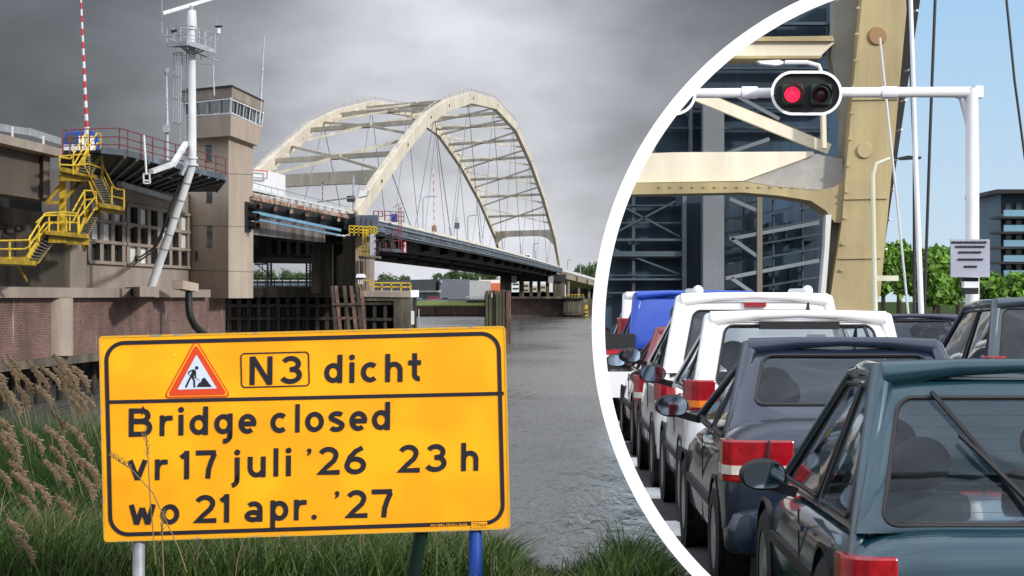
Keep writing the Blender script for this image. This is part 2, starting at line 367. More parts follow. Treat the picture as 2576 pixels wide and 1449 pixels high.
# control tower -----------------------------------------------------
CT = 31.8; DC = DB(575, CT); C0 = PD(DC, 0, CT)
def plan(xc, xr, xl, Dc):
    c = (BX-(xc-CX)/F)*Dc; Cn = Vector(((xc-CX)/F*Dc, Dc, 0)); Dr = c/(BX-(xr-CX)/F); Rn = Vector(((xr-CX)/F*Dr, Dr, 0))
    Dl = (Cn.x+1.069*Dc)/((xl-CX)/F+1.069); Ln = Vector(((xl-CX)/F*Dl, Dl, 0)); return [Cn, Rn, Rn+Ln-Cn, Ln]
def loop(pl, z): return [Vector((p.x, p.y, z)) for p in pl]
tw = thing('control_tower', 'square brown concrete bridge control tower with a glazed look-out room on top', 'tower', (C0.x, C0.y, 1.6))
sh = plan(575, 637, 470, DC)
MB().hexa(loop(sh, 1.6)+loop(sh, 13.35)).build('shaft', M['conc_light'], tw)
lo = plan(579.5, 650, 471, 159.6); mi_ = plan(580.5, 658, 467, 159.2); hi = plan(583, 663, 457, 158.6)
zf = lambda y, D=159.3: EYE+(HY-y)*D/F
z0, z1, z2, z3 = zf(340), zf(287), zf(247), zf(221)
MB().hexa(loop(lo, z0)+loop(mi_, z1)).build('cab_base', M['conc_light'], tw)
MB().hexa(loop(hi, z2)+loop(plan(583.2, 663.5, 456.5, 158.5), z3)).build('roof', M['conc'], tw)
mb = MB(); mb.hexa(loop(plan(583.6, 664, 456, 158.3), z3)+loop(plan(583.6, 664, 456, 158.3), z3+.12)); mb.build('roof_edge', M['steel_dark'], tw)
def lerp(a, b, t): return a+(b-a)*t
A0, A1 = loop(mi_, z1), loop(hi, z2)
def wface(i, j, n, label):
    fr = MB(); inset = (sum(A0, Vector())/4-(A0[i]+A0[j])/2).normalized()*.25
    for k in range(n+1):
        t = k/n; fr.bar(lerp(A0[i], A0[j], t)+inset*.4, lerp(A1[i], A1[j], t)+inset*.4, .07, .10)
    for a, b, hh in ((A0[i], A0[j], .12), (A1[i], A1[j], -.12)): fr.bar(a+inset*.4+Vector((0, 0, hh)), b+inset*.4+Vector((0, 0, hh*.5)), .1, .1)
    f = fr.build('window', M['white'], tw)
    for k in range(n):
        t0, t1 = k/n+.01, (k+1)/n-.01
        pts = [lerp(A0[i], A0[j], t0), lerp(A0[i], A0[j], t1), lerp(A1[i], A1[j], t1), lerp(A1[i], A1[j], t0)]
        MB().prism([p+inset for p in pts], inset*.15).build('pane', M['glassy'], f)
def glassmat(name, tint, tr, rough=.03):
    m = bpy.data.materials.new(name); m.use_nodes = True; t = m.node_tree; t.nodes.clear()
    o = t.nodes.new('ShaderNodeOutputMaterial'); g = t.nodes.new('ShaderNodeBsdfGlossy'); g.inputs['Roughness'].default_value = rough; g.inputs[0].default_value = (.9, .95, 1, 1)
    tr_ = t.nodes.new('ShaderNodeBsdfTransparent'); tr_.inputs[0].default_value = (*tint, 1)
    lw = t.nodes.new('ShaderNodeFresnel'); lw.inputs[0].default_value = 1.45
    ad = t.nodes.new('ShaderNodeMath'); ad.operation = 'ADD'; ad.inputs[1].default_value = tr; ad.use_clamp = True; t.links.new(lw.outputs[0], ad.inputs[0])
    mx_ = t.nodes.new('ShaderNodeMixShader'); t.links.new(ad.outputs[0], mx_.inputs[0]); t.links.new(tr_.outputs[0], mx_.inputs[1]); t.links.new(g.outputs[0], mx_.inputs[2]); t.links.new(mx_.outputs[0], o.inputs[0]); return m
M['glassy'] = glassmat('lookout_glass', (.6, .66, .7), .38)
wface(0, 1, 5, ''); wface(3, 0, 4, ''); wface(1, 2, 2, ''); wface(2, 3, 3, '')
mb = MB(); cabin = [lerp(p, sum(A0, Vector())/4, .55) for p in A0]; mb.hexa([Vector((p.x, p.y, z1)) for p in cabin]+[Vector((p.x, p.y, z1+.9)) for p in cabin]); mb.build('control_desk', M['steel_dark'], tw)
def PAt(x, y, d=0):  # on left face
    D = (C0.x+1.069*DC)/((x-CX)/F+1.069); p = P(x, y, D); return p+Vector((-.68, -.73, 0))*d
for (x0, y0, x1, y1) in ((518, 368, 532, 404), (520, 465, 534, 507), (521, 571, 534, 620), (491, 635, 498, 653)):
    mb = MB(); pts = [PAt(x0, y1, .02), PAt(x1, y1, .02), PAt(x1, y0, .02), PAt(x0, y0, .02)]; mb.prism(pts, Vector((.68, .73, 0))*.3); f = mb.build('window', M['pane'], tw)
    mb = MB(); mb.bar(PAt(x0, y0-1.5, .06), PAt(x1, y0-1.5, .06), .1, .08); mb.bar(PAt(x0, y1+1, .06), PAt(x1, y1+1, .06), .1, .06); mb.build('window_frame', M['conc_dark'], f)
mb = MB()
for y in (435, 567, 680): mb.bar(PAt(480, y, .0), PAt(575, y+2, .0), .03, .03); mb.bar(PB(575, y+2, CT), PB(637, y+4, CT), .03, .03)
mb.build('panel_joint', M['conc_dark'], tw)
# traffic signal for ships on the right face
sg = thing('ship_signal', 'black triple signal for ships mounted on the right side of the concrete tower', 'signal', PB(629, 578, CT-.1))
q = [PB(620, 583, CT-.15), PB(633, 584, CT-.15), PB(633, 510, CT-.15), PB(620, 507, CT-.15)]
MB().prism(q, (-.2, .0, 0)).build('back_plate', M['black'], sg)
for y in (520, 544, 567):
    mb = MB(); c_ = PB(628, y, CT-.2); mb.lathe(c_, (.9, -.45, -.12), [(0, 0), (0, .3), (.75, .32), (.75, .28), (.1, .26)], 14); mb.build('lamp_hood', M['black'], sg, smooth=True)
# whip antenna on cab
for nm, pts, r, lb in (('whip_antenna', [P(665, 92, 170), P(657, 235, 170), P(652, 312, 170)], [.05, .12, .13], 'tall grey whip antenna clamped to the right corner of the look-out room'),
                        ('whip_antenna', [P(538, 165, 158), P(537, 190, 158), P(539, 240, 158)], [.03, .06, .06], 'short dark whip antenna on the left side of the look-out roof'),):
    o = MB().poly(pts, r, 8).build(nm, M['galv']); tag(o, lb, 'antenna')

# steel platform with red railing -----------------------------------
ZP = 9.25
pl_pts = [(255, 115.7), (314, 117.6), (569, 142.9), (545, 160), (444, 160.5), (265, 139.7), (150, 131), (150, 118)]
pf = thing('steel_platform', 'grey steel platform with dark ribbed underside in front of the concrete tower', 'platform', P(400, 388, 125))
base = [Vector(((x-CX)/F*D, D, ZP)) for x, D in pl_pts]
MB().prism(base, (0, 0, .12)).build('deck_plate', M['steel_dark'], pf)
mb = MB(); 
for a, b in ((0, 1), (1, 2), (2, 3)):
    mb.bar(base[a]+Vector((0, 0, .08)), base[b]+Vector((0, 0, .08)), .08, .32)
mb.build('edge_beam', M['steel'], pf)
for k in range(11):
    t = k/10; p = lerp(base[1], base[2], t); q = lerp(base[5], base[4], t)
    MB().bar(p+Vector((0, 0, -.1)), q+Vector((0, 0, -.1)), .16, .2).build('rib', M['steel'], pf)
for x in (0,):
    MB().bar(PB(300, 462, CF-.4), PB(430, 500, CF-.5), .3, .3).build('wall_strut', M['white'], pf)
    MB().bar(PB(365, 430, 32), PB(445, 445, 31), .22, .3).build('wall_strut', M['white'], pf)
rr = thing('red_railing', 'dark red steel railing along the edge of the grey platform beside the tower', 'railing', base[1])
top = [Vector(p)+Vector((0, 0, 0)) for p in ((P(158, 336, 118)), P(232, 336, 117), P(300, 330, 117), base[1]+Vector((0, 0, 1.3)), base[2]+Vector((0, 0, 1.3)))]
top[2] = Vector((P(300, 330, 117).x, 117, ZP+1.34))
top[1] = Vector((P(232, 336, 117).x, 117, ZP+1.3)); top[0] = Vector((P(158, 336, 118).x, 118, ZP+1.3))
for h in (0, -.45, -.85):
    MB().poly([p+Vector((0, 0, h)) for p in top], .035, 6).build('rail', M['redrail'], rr)
for x in (158, 176, 204, 225, 300, 321, 355, 384, 415, 442, 470, 495, 518, 543, 567):
    if x < 314: D = 117.3
    else: D = DB(x, 28.55)
    X = (x-CX)/F*D; MB().bar((X, D, ZP-.1), (X, D, ZP+1.3), .07, .07).build('post', M['redrail'], rr)
# lorry on the deck
lr = thing('blue_lorry', 'blue and white lorry on the deck behind the red railing and yellow stairs', 'lorry', P(200, 379, 126))
mb = MB(); a = P(160, 376, 127); b = P(250, 331, 127)
cab_pts = [(160, 378), (160, 345), (166, 332), (178, 329), (232, 329), (244, 336), (252, 360), (262, 368), (262, 378)]
MB().prism([P(x, y, 126) for x, y in cab_pts], (-.5, 2.4, 0)).build('cab', M['bluetruck'], lr, bevel=.05)
MB().prism([P(x, y, 125.97) for x, y in ((165, 360), (167, 340), (192, 339), (194, 360))], (0, .06, 0)).build('window', M['glass'], lr)
MB().prism([P(x, y, 125.95) for x, y in ((198, 378), (198, 342), (234, 342), (240, 378))], (0, .06, 0)).build('door', M['whitebox'], lr)
MB().prism([P(x, y, 125.94) for x, y in ((160, 378), (160, 364), (196, 364), (196, 378))], (0, .06, 0)).build('bumper', M['white'], lr)
# radar mast ----------------------------------------------------------
DM = 130.5
ms = thing('radar_mast', 'white bent steel mast leaning on the abutment ledge with a radar look-out at the top', 'mast', P(381, 722, 148))
lo_ = P(381, 722, 132.5); kn = P(484, 415, DM); tp = P(482, 68, DM); 
MB().poly([lo_, lerp(lo_, kn, .985), kn+Vector((0, 0, .15)), P(483.5, 300, DM), P(482.5, 140, DM), tp], [.255, .25, .245, .24, .225, .21], 20).build('pole', M['white'], ms, smooth=True)
for y, r in ((415, .42), (398, .38), (72, .36), (130, .40), (110, .33)):
    MB().lathe(P(484 if y > 300 else 482, y, DM), (0, 0, 1), [(-.05, 0), (-.05, r*.85), (.05, r*.85), (.05, 0)], 20).build('collar', M['white'], ms, smooth=False)
for t in (.32, .44, .58, .72, .86):
    p = lerp(lo_, kn, t); d = (kn-lo_).normalized(); MB().lathe(p, d, [(-.04, 0), (-.04, .27), (.04, .27), (.04, 0)], 18).build('clamp', M['galv'], ms)
MB().poly([P(482, 68, DM), P(482, 50, DM), P(482, 26, DM)], [.30, .30, .26], 16).build('radar_motor', M['white'], ms, smooth=True)
MB().poly([P(482, 26, DM), P(482, 14, DM)], .09, 8).build('radar_shaft', M['galv'], ms)
MB().bar(P(409, 34, DM-1.0), P(535, -4, DM+1), .18, .22).build('radar_bar', M['white'], ms, bevel=.03)
pb_ = P(381, 722, 132.5); MB().prism([(pb_.x-.55, 131.6, 1.72), (pb_.x+.55, 131.9, 1.72), (pb_.x-1.6, 144, 1.72), (pb_.x-3.6, 144, 1.72)], (0, 0, pb_.z-1.70)).build('mast_footing', M['conc'], ab)
# look-out platform
zf_ = P(0, 124, DM).z; pc = P(482, 120, DM)
cor = [Vector((pc.x-1.42, DM-.6, zf_)), Vector((pc.x+.15, DM-1.9, zf_)), Vector((pc.x+1.4, DM-.2, zf_)), Vector((pc.x-.1, DM+1.6, zf_))]
cor = [Vector((P(420, 0, DM).x, DM, P(0, 116, DM).z)), Vector((P(474, 0, DM-2).x, DM-2.2, P(0, 116, DM).z)), Vector((P(541, 0, DM).x, DM, P(0, 116, DM).z)), Vector((P(500, 0, DM+2).x, DM+2.2, P(0, 116, DM).z))]
zoff = [-.0, -.12, -.35, .2]
cor = [c+Vector((0, 0, z)) for c, z in zip(cor, (0.08, -.06, -.32, .26))]
MB().prism(cor, (0, 0, .1)).build('lookout_floor', M['galv'], ms)
mb = MB()
for i in range(4): mb.bar(cor[i], cor[(i+1) % 4], .1, .26)
for t in (.33, .66): mb.bar(lerp(cor[0], cor[3], t), lerp(cor[1], cor[2], t), .08, .2)
mb.build('floor_beam', M['galv'], ms)
mb = MB()
for i in range(4):
    for h in (.5, 1.05): mb.poly([cor[i]+Vector((0, 0, h)), cor[(i+1) % 4]+Vector((0, 0, h))], .028, 5)
    for t in (0, .33, .66): p = lerp(cor[i], cor[(i+1) % 4], t); mb.tube(p, p+Vector((0, 0, 1.05)), .028, n=5)
mb.build('lookout_railing', M['galv'], ms)
for i in range(4):
    MB().bar(cor[i]*.5+cor[(i+1) % 4]*.5, P(482, 140, DM), .06, .08).build('bracket', M['galv'], ms)
# ladder with cage
ld = thing('caged_ladder', 'thin grey caged ladder rising beside the white radar mast', 'ladder', P(460, 370, DM))
mb = MB()
for x in (456.5, 467): mb.tube(P(x+2, 130, DM), P(x-4 if x < 460 else x-2, 385, DM), .03, n=5)
mb.build('stile', M['galv'], ld)
mb = MB()
for k in range(30): y = 140+k*8; mb.tube(P(457-.01*k, y, DM), P(467, y, DM), .018, n=4)
mb.build('rung', M['galv'], ld)
mb = MB()
for x, dD in ((436, .2), (443, -.5), (449, -.6), (454, -.3)): mb.tube(P(x+1, 132, DM+dD), P(x-1, 310, DM+dD), .02, n=4)
for y in (135, 192, 250, 310):
    mb.poly([P(435+21*(.5-.5*math.cos(t)), y-3*math.sin(t), DM-.6*math.sin(t)) for t in [i*math.pi/6 for i in range(13)]], .025, 4)
mb.build('safety_cage', M['galv'], ld)
mb = MB()
for y in (222, 300, 345): mb.tube(P(462, y, DM), P(476, y+2, DM), .03, n=4)
mb.build('bracket', M['galv'], ld)
# bits on the look-out
cm = thing('camera_unit', 'small dark surveillance camera on the left of the mast look-out', 'camera', P(440, 90, DM-1))
MB().bar(P(430, 80, DM-1), P(445, 76, DM-1), .16, .14).build('camera_body', M['black'], cm); MB().tube(P(437, 80, DM-1), P(440, 104, DM-1), .03, n=5).build('camera_post', M['galv'], cm)
cm = thing('camera_unit', 'white weather camera on a bracket at the right corner of the mast look-out', 'camera', P(550, 80, DM))
MB().lathe(P(550, 80, DM), (0, 0, 1), [(-.1, 0), (-.1, .12), (.15, .12), (.25, .06), (.25, 0)], 12).build('camera_body', M['white'], cm)
MB().lathe(P(550, 68, DM), (0, 0, 1), [(0, 0), (0, .2), (.06, .26), (.08, 0)], 12).build('hood', M['black'], cm)
MB().poly([P(550, 83, DM), P(535, 86, DM), P(531, 100, DM)], .035, 5).build('bracket', M['galv'], cm)
o = MB().poly([P(407, -30, DM), P(408, 88, DM), P(440, 104, DM), P(500, 117, DM-.5)], [.02, .035, .035, .035], 5).build('whip_antenna', M['galv']); tag(o, 'thin whip antenna rising at the left corner of the mast look-out', 'antenna')
mb = MB(); mb.tube(P(500, 136, DM), P(549, 154, DM), .04, n=5); mb.tube(P(546, 36, DM), P(547, 150, DM), .022, n=5)
for x in (505, 512, 525, 535): mb.tube(P(x, 140, DM), P(x, 172, DM), .03, n=5)
mb.tube(P(503, 163, DM), P(535, 160, DM), .03, n=5)
tag(mb.build('dipole_antenna', M['galv']), 'dark dipole antenna array hanging below the right side of the mast look-out', 'antenna')
# thin mast with cabinet
tm = thing('sensor_mast', 'slim grey sensor mast with a small cabinet between the red-white pole and the radar mast', 'mast', P(421, 400, 140))
MB().poly([P(419, 192, 140), P(421, 300, 140), P(421, 405, 140)], [.05, .09, .13], 8).build('pole', M['galv'], tm)
MB().lathe(P(418.5, 192, 140), (0, 0, 1), [(0, .05), (.25, .16), (.5, .2), (.5, 0)], 12).build('sensor_head', M['galv'], tm)
MB().pxbox(410, 314, 426, 333, 139.6, .4).build('cabinet', M['galv'], tm)
MB().bar(P(406, 218, 140), P(431, 217, 140), .02, .02).build('cross_arm', M['galv'], tm)
# red-white pole
DP = 121
rp_ = thing('boom_pole', 'tall thin red and white striped pole rising from the platform at left', 'pole', P(219, 379, DP))
ys = [335]+[319-17*k for k in range(0, 21)]
yy = 319
def px_(y): return 219-(335-y)*.0455
MB().poly([P(219.5, 378, DP), P(219, 320, DP)], [.17, .15], 10).build('pole_foot', M['white'], rp_)
k = 0; y = 320.0
while y > -20:
    hh = 16.5; r = .045+.06*(y/320); MB().poly([P(px_(y), y, DP), P(px_(y-hh), y-hh, DP)], [r, r*.98], 10).build('stripe', M['red'] if k % 2 == 0 else M['white'], rp_); y -= hh; k += 1
# hanging bracket on platform
hb = thing('tide_gauge_bracket', 'white pole with a square bracket hanging over the platform edge', 'bracket', P(367, 420, 122))
MB().tube(P(362, 340, 121), P(368, 437, 121), .06, n=8).build('pole', M['white'], hb)
mb = MB(); f4 = [P(361, 437, 121), P(376, 437, 121), P(378, 461, 121), P(362, 461, 121)]
for i in range(4): mb.bar(f4[i], f4[(i+1) % 4], .08, .08)
mb.bar(P(361, 453, 121), P(378, 455, 121), .1, .08); mb.build('frame', M['white'], hb)
sb = thing('mast_brace', 'white folded steel brace tying the radar mast to the platform', 'brace', P(440, 400, 128))
MB().bar(P(468, 360, DM), P(434, 416, 126), .3, .22).build('strut', M['white'], sb); MB().bar(P(436, 412, 126), P(380, 432, 123), .3, .24).build('strut', M['white'], sb)
MB().bar(P(476, 395, DM), P(455, 440, 130), .25, .2).build('strut', M['galv'], sb)
o = MB()
for dy in (0, 8): o.poly([P(466, 430, 131), P(430, 515, 130.5), P(405, 590+dy, 131), P(385, 625+dy, 140), P(352, 647+dy, 147), P(322, 640+dy, 149.5)], .07, 6)
tag(o.build('mast_cable', M['black'], smooth=True), 'black cables sagging from the leaning mast to the window wall', 'cable')

# yellow stairs --------------------------------------------------------
def Y2(zx, zy, c=30.6): return PB(zx*.3241, 302+zy*.3241, c)
st = thing('yellow_staircase', 'yellow steel staircase zigzagging from the viaduct deck down to the left walkway', 'staircase', Y2(485, 860))
def flight(a0, a1, b0, b1, n, c=30.6, dc=1.3):
    """a0-a1: left/right ends of the top tread, b0-b1 of the bottom one (zoom px)"""
    t = MB(); s_ = MB()
    for k in range(n):
        q = (k+.5)/n; l = Y2(lerp(a0[0], b0[0], q), lerp(a0[1], b0[1], q), c); r = Y2(lerp(a1[0], b1[0], q), lerp(a1[1], b1[1], q), c+dc*0)
        t.bar(l, r, .42, .06)
    t.build('treads', M['tread'], st)
    for p, q in ((a0, b0), (a1, b1)): s_.bar(Y2(*p, c), Y2(*q, c), .08, .36)
    s_.build('stringer', M['yellow'], st)
flight((690, 245), (785, 250), (590, 400), (690, 425), 9, 30.3)
flight((690, 460), (780, 445), (768, 665), (880, 690), 12, 30.6)
flight((690, 700), (765, 700), (615, 880), (665, 895), 11, 31.2)
flight((350, 870), (405, 930), (210, 1088), (290, 1088), 9, 30.9)
def slab(pts, th=.22, c=30.6, m='yellow_dirty', name='landing'):
    q = [Y2(x, y, cc) for x, y, cc in pts]; z = sum(p.z for p in q)/len(q); q = [Vector((p.x, p.y, z)) for p in q]
    MB().prism(q, (0, 0, -th)).build(name, M[m], st)
slab([(462, 430, 30.2), (700, 425, 30.2), (770, 440, 30.6), (770, 440, 32.6), (500, 420, 32.6)])
slab([(768, 690, 30.2), (965, 690, 30.2), (950, 670, 32), (790, 665, 32)])
slab([(350, 895, 30.2), (690, 895, 30.2), (690, 880, 32.4), (380, 880, 32.4)])
slab([(-60, 1090, 30.2), (285, 1090, 30.2), (285, 1090, 31.8), (-60, 1090, 31.8)])
for a, b, h in (((462, 450), (760, 455), .3), ((380, 910), (545, 912), .55), ((515, 935), (688, 940), .4), ((0, 1088), (210, 1086), .3), ((775, 700), (910, 705), .25)): MB().bar(Y2(*a), Y2(*b), .1, h).build('support_beam', M['yellow_dirty'], st)
MB().bar(Y2(487, 455, 31.4), Y2(487, 865, 31.4), .3, .3).build('column', M['yellow'], st)
for a, b in (((465, 510), (362, 640)), ((362, 642), (468, 638)), ((500, 615), (625, 478)), ((530, 945), (545, 1000)), ((640, 950), (655, 1010)), ((130, 1110), (205, 1250)), ((560, 945), (545, 1000)), ((680, 950), (655, 1010))): MB().bar(Y2(*a, 31.2), Y2(*b, 31.6), .1, .16).build('brace', M['yellow_dirty'], st)
rails = [[(-40, 937), (220, 932), (345, 727), (380, 720), (515, 715), (605, 727), (605, 890)], [(-40, 1002), (190, 1000), (222, 985), (350, 800), (380, 795), (515, 790), (605, 800)],
 [(282, 795), (345, 740), (470, 738), (590, 742)], [(250, 935), (300, 905), (395, 800), (560, 795)],
 [(562, 712), (655, 547), (705, 548), (745, 560)], [(565, 790), (655, 620), (745, 612)], [(620, 745), (735, 600), (755, 690)], [(665, 800), (752, 660)],
 [(785, 265), (800, 360), (880, 520), (905, 535), (962, 542), (962, 692)], [(788, 330), (800, 430), (872, 592), (962, 612)], [(700, 440), (800, 640)],
 [(462, 415), (462, 283), (567, 272), (690, 262), (785, 292), (790, 440)], [(462, 345), (567, 352), (690, 340), (785, 372)], [(475, 290), (545, 300), (570, 268)],
 [(565, 270), (660, 112), (682, 112), (682, 250)], [(570, 352), (668, 178), (690, 172)], [(650, 275), (752, 102), (780, 106), (782, 245)], [(655, 350), (755, 180), (780, 180)], [(653, 275), (655, 360), (700, 440)]]
for k, r in enumerate(rails): MB().poly([Y2(x, y, 30.1 if k % 2 == 0 else 30.4) for x, y in r], .045, 6).build('handrail', M['yellow'], st)
for x, y0_, y1_ in ((75, 937, 1080), (232, 895, 1030), (303, 815, 940), (380, 720, 868), (450, 738, 868), (515, 715, 865), (540, 716, 860), (567, 270, 420), (690, 262, 420), (655, 547, 740), (867, 500, 650), (962, 542, 690), (612, 740, 885), (745, 560, 700)):
    MB().tube(Y2(x, y0_, 30.15), Y2(x, y1_, 30.15), .045, n=6).build('post', M['yellow'], st)

# ================================================================ BRIDGE
CB = 31.8
zdeck = lambda D: float(np.interp(D, [170, 221, 264, 380, 520, 680, 800], [9.05, 9.95, 10.1, 10.35, 10.4, 10.15, 9.2]))
# movable span
ms_ = thing('movable_span', 'dark steel movable bridge span with rusty edge and blue pipes between tower and arch', 'bridge', PD(200, 4, CB))
def edgeline(y0, y1, c=CB, x0=632, x1=876): return PB(x0, y0, c), PB(x1, y1, c)
for nm, y0, y1, c, wd, h, m in (('edge_beam', 498, 546, 31.6, .2, .30, 'rustedge'), ('barrier', 476, 531, 31.8, .12, .20, 'white'), ('barrier_lower', 486, 538, 31.9, .1, .10, 'white'), ('handrail', 459, 521, 32.2, .06, .06, 'galv'),
        ('blue_pipe', 533, 579, 31.5, .18, .24, 'bluepipe'), ('blue_pipe', 550, 592, 31.9, .16, .18, 'bluepipe')):
    x1 = 876 if nm != 'blue_pipe' else 856
    a, b = PB(634, y0, c), PB(x1, y1, c); MB().bar(a, b, wd, h).build(nm, M[m], ms_)
for k in range(16):
    t = k/15; a = PB(636+t*236, 459+t*61, 32.2); b = PB(636+t*236, 476+t*55, 31.9); MB().bar(a, b, .05, .05).build('post', M['galv'], ms_)
mb = MB()
for k in range(14):
    t = k/13; a = PB(636+t*236, 480+t*52, 31.95); b = PB(636+t*236, 494+t*49, 31.8); mb.bar(a, b, .25, .05)
mb.build('barrier_post', M['rustedge'], ms_)
# web girder
q = [PB(634, 590, 33.2), PB(818, 610, 33.2), PB(818, 568, 33.2), PB(634, 540, 33.2)]
MB().prism(q, A*.3).build('web_girder', M['steel_web'], ms_)
q = [PB(634, 560, 33.6), PB(876, 600, 33.6), PB(876, 548, 33.6), PB(634, 500, 33.6)]
MB().prism(q, A*.3).build('upper_web', M['steel_dark'], ms_)
for k in range(6):
    t = (k+.4)/6; x = 636+t*238; y = 505+t*44
    MB().prism([PB(x, y, 31.9), PB(x, y+16-4*t, 31.9), PB(x, y+24-6*t, 33.4), PB(x, y, 33.4)], (0, .5, 0)).build('bracket', M['steel_dark'], ms_)
    MB().bar(PB(x+2, y+1, 31.75), PB(x+2, y+17-5*t, 31.75), .25, .12).build('hanger_plate', M['rustedge'], ms_)
a0, b0 = PB(634, 500, 33.6), PB(876, 548, 33.6)
MB().prism([a0, b0, b0+A*11, a0+A*11], (0, 0, .25)).build('deck', M['steel_dark'], ms_)
# back truss below deck
tr = MB()
for c_, y0, y1 in ((44, 612, 624), (44, 655, 657)): tr.bar(PB(560, y0-3, c_), PB(815, y1, c_), .5, .7)
for k in range(19):
    x = 575+k*13; x2 = x+13; tr.bar(PB(x, 610, c_), PB(x2, 655, c_), .3, .35); tr.bar(PB(x2, 610, c_), PB(x, 655, c_), .3, .35); tr.bar(PB(x, 608, c_), PB(x, 656, c_), .25, .3)
tr.build('lower_truss', M['steel_dark'], ms_)
tr = MB(); 
for k in range(9): x = 625+k*24; tr.prism([PB(x, 590, 42), PB(x+10, 592, 42), PB(x+10, 640, 42), PB(x, 640, 42)], A*1)
tr.prism([PB(560, 588, 46), PB(830, 592, 46), PB(830, 622, 46), PB(560, 618, 46)], A*1); tr.prism([PB(560, 642, 46), PB(830, 642, 46), PB(830, 658, 46), PB(560, 658, 46)], A*1)
tr.build('cross_girder', M['steel_dark'], ms_)
# lorry on the span
wl = thing('white_lorry', 'white box lorry driving across the span just right of the tower', 'lorry', PB(680, 480, 36))
q = [PB(632, 476, 36), PB(697, 489, 36), PB(697, 432, 36), PB(632, 425, 36)]
q = [P(634, 474, 196), P(672, 482, 196), P(672, 430, 196), P(634, 427, 196)]
MB().prism(q, (0, .3, 0)).build('rear_door', M['whitebox'], wl)
q = [P(672, 482, 196), P(718, 492, 216), P(718, 441, 216), P(672, 430, 196)]
MB().prism(q, (-1.7, .5, 0)).build('cargo_box', M['whitebox'], wl)
mb = MB(); mb.bar(P(634, 428, 195.7), P(672, 431, 195.7), .1, .08); mb.bar(P(672, 431, 195.7), P(672, 450, 195.7), .08, .08); mb.build('red_trim', M['red'], wl)
MB().bar(P(634, 446, 195.7), P(671, 449, 195.7), .1, .12).build('door_bar', M['galv'], wl)

# arch bridge ----------------------------------------------------------
CA = 32.3; KL = 15.8
ar = thing('arch_bridge', 'large cream steel tied-arch bridge with crossed struts over the river', 'bridge', PD(440, WATER, 38))
apx = [(903, 541), (951, 468), (1018.6, 373), (1078, 299), (1125, 267), (1186, 246), (1249, 262), (1300, 318), (1337, 400), (1370, 494), (1397, 592), (1412, 674)]
AD = [DB(x, CA) for x, y in apx]; AZ = [EYE+(HY-y)*D/F for (x, y), D in zip(apx, AD)]
def arch_at(D, left=False):
    z = float(np.interp(D, AD, AZ)); p = PD(D, z, CA); return p+A*KL if left else p
def archbox(left):
    mb = MB(); vs = []; th = 1.9; wd = .75
    n = len(AD)
    for i in range(n):
        D = AD[i]; p = PD(D, AZ[i], CA)+(A*KL if left else Vector())
        ip, iq = max(i-1, 0), min(i+1, n-1)
        tg = Vector((0, (AD[iq]-AD[ip])/3.0, AZ[iq]-AZ[ip])).normalized(); nr = Vector((0, -tg.z, tg.y))
        if i == 0: nr = Vector((0, -.9, .35))
        t2 = th*(1.35 if i == 0 else 1.12 if i == 1 else 1) * .5
        nrm = Vector((BX*nr.y*1.6, nr.y*1.6, nr.z))*t2
        off = A*wd
        vs += [p-nrm, p+nrm, p+nrm+off, p-nrm+off]
    fs = []
    for i in range(n-1):
        for k in range(4): fs.append((i*4+k, i*4+(k+1) % 4, (i+1)*4+(k+1) % 4, (i+1)*4+k))
    fs += [(0, 1, 2, 3), tuple(range(4*n-4, 4*n))]
    mb.add(vs, fs); return mb
fa = archbox(False).build('arch', M['cream'], ar, bevel=.08); fb = archbox(True).build('arch', M['cream'], ar, bevel=.08)
for i in range(1, len(AD)-1):
    for e in (-9, 9):
        p = arch_at(AD[i]+e); MB().bar(p+Vector((-.06, -.3, -.95)), p+Vector((-.06, .3, .95)), .05, .10).build('panel_seam', M['cream_dirty'], ar)
    p = arch_at(AD[i]+3); MB().lathe(p+Vector((-.02, -.05, 0)), (1, -.1, 0), [(0, .22), (.12, .2), (.14, 0)], 10).build('hanger_pin', M['steel_dark'], ar)
for k in range(46):
    p = arch_at(236+k*9.2, True); MB().bar(p+Vector((.7, -.4, .3)), p+Vector((1.3, -.4, .2)), .18, .5).build('lug', M['cream'], ar)
# rails and lugs along the arch top
for left in (False, True):
    mb = MB(); pts = []
    for D in np.linspace(232, 660, 60):
        p = arch_at(D, left)+Vector((0, 0, 1.55))+A*.3; pts.append(p); 
    mb.poly(pts, .06, 4)
    for p in pts[::1]: mb.bar(p, p-Vector((0, 0, .7)), .08, .1)
    mb.build('walk_rail', M['cream_dirty'], ar)
SD = [270+28.2*k for k in range(13)]
for D in SD:
    a, b = arch_at(D), arch_at(D, True); MB().bar(a+A*.4, b, .6, .62).build('strut', M['cream_dirty'], ar)
    mid = (a+b)/2
    g = MB(); g.bar(mid-A*.9, mid+A*.9, 1.6, .55); g.build('gusset', M['cream_dirty'], ar)
    for e in (-12.5, 12.5):
        for lf in (False, True):
            p = arch_at(D+e, lf); MB().bar(mid, p+A*(.35 if not lf else .2), .28, .34).build('diagonal', M['cream_dirty'], ar)
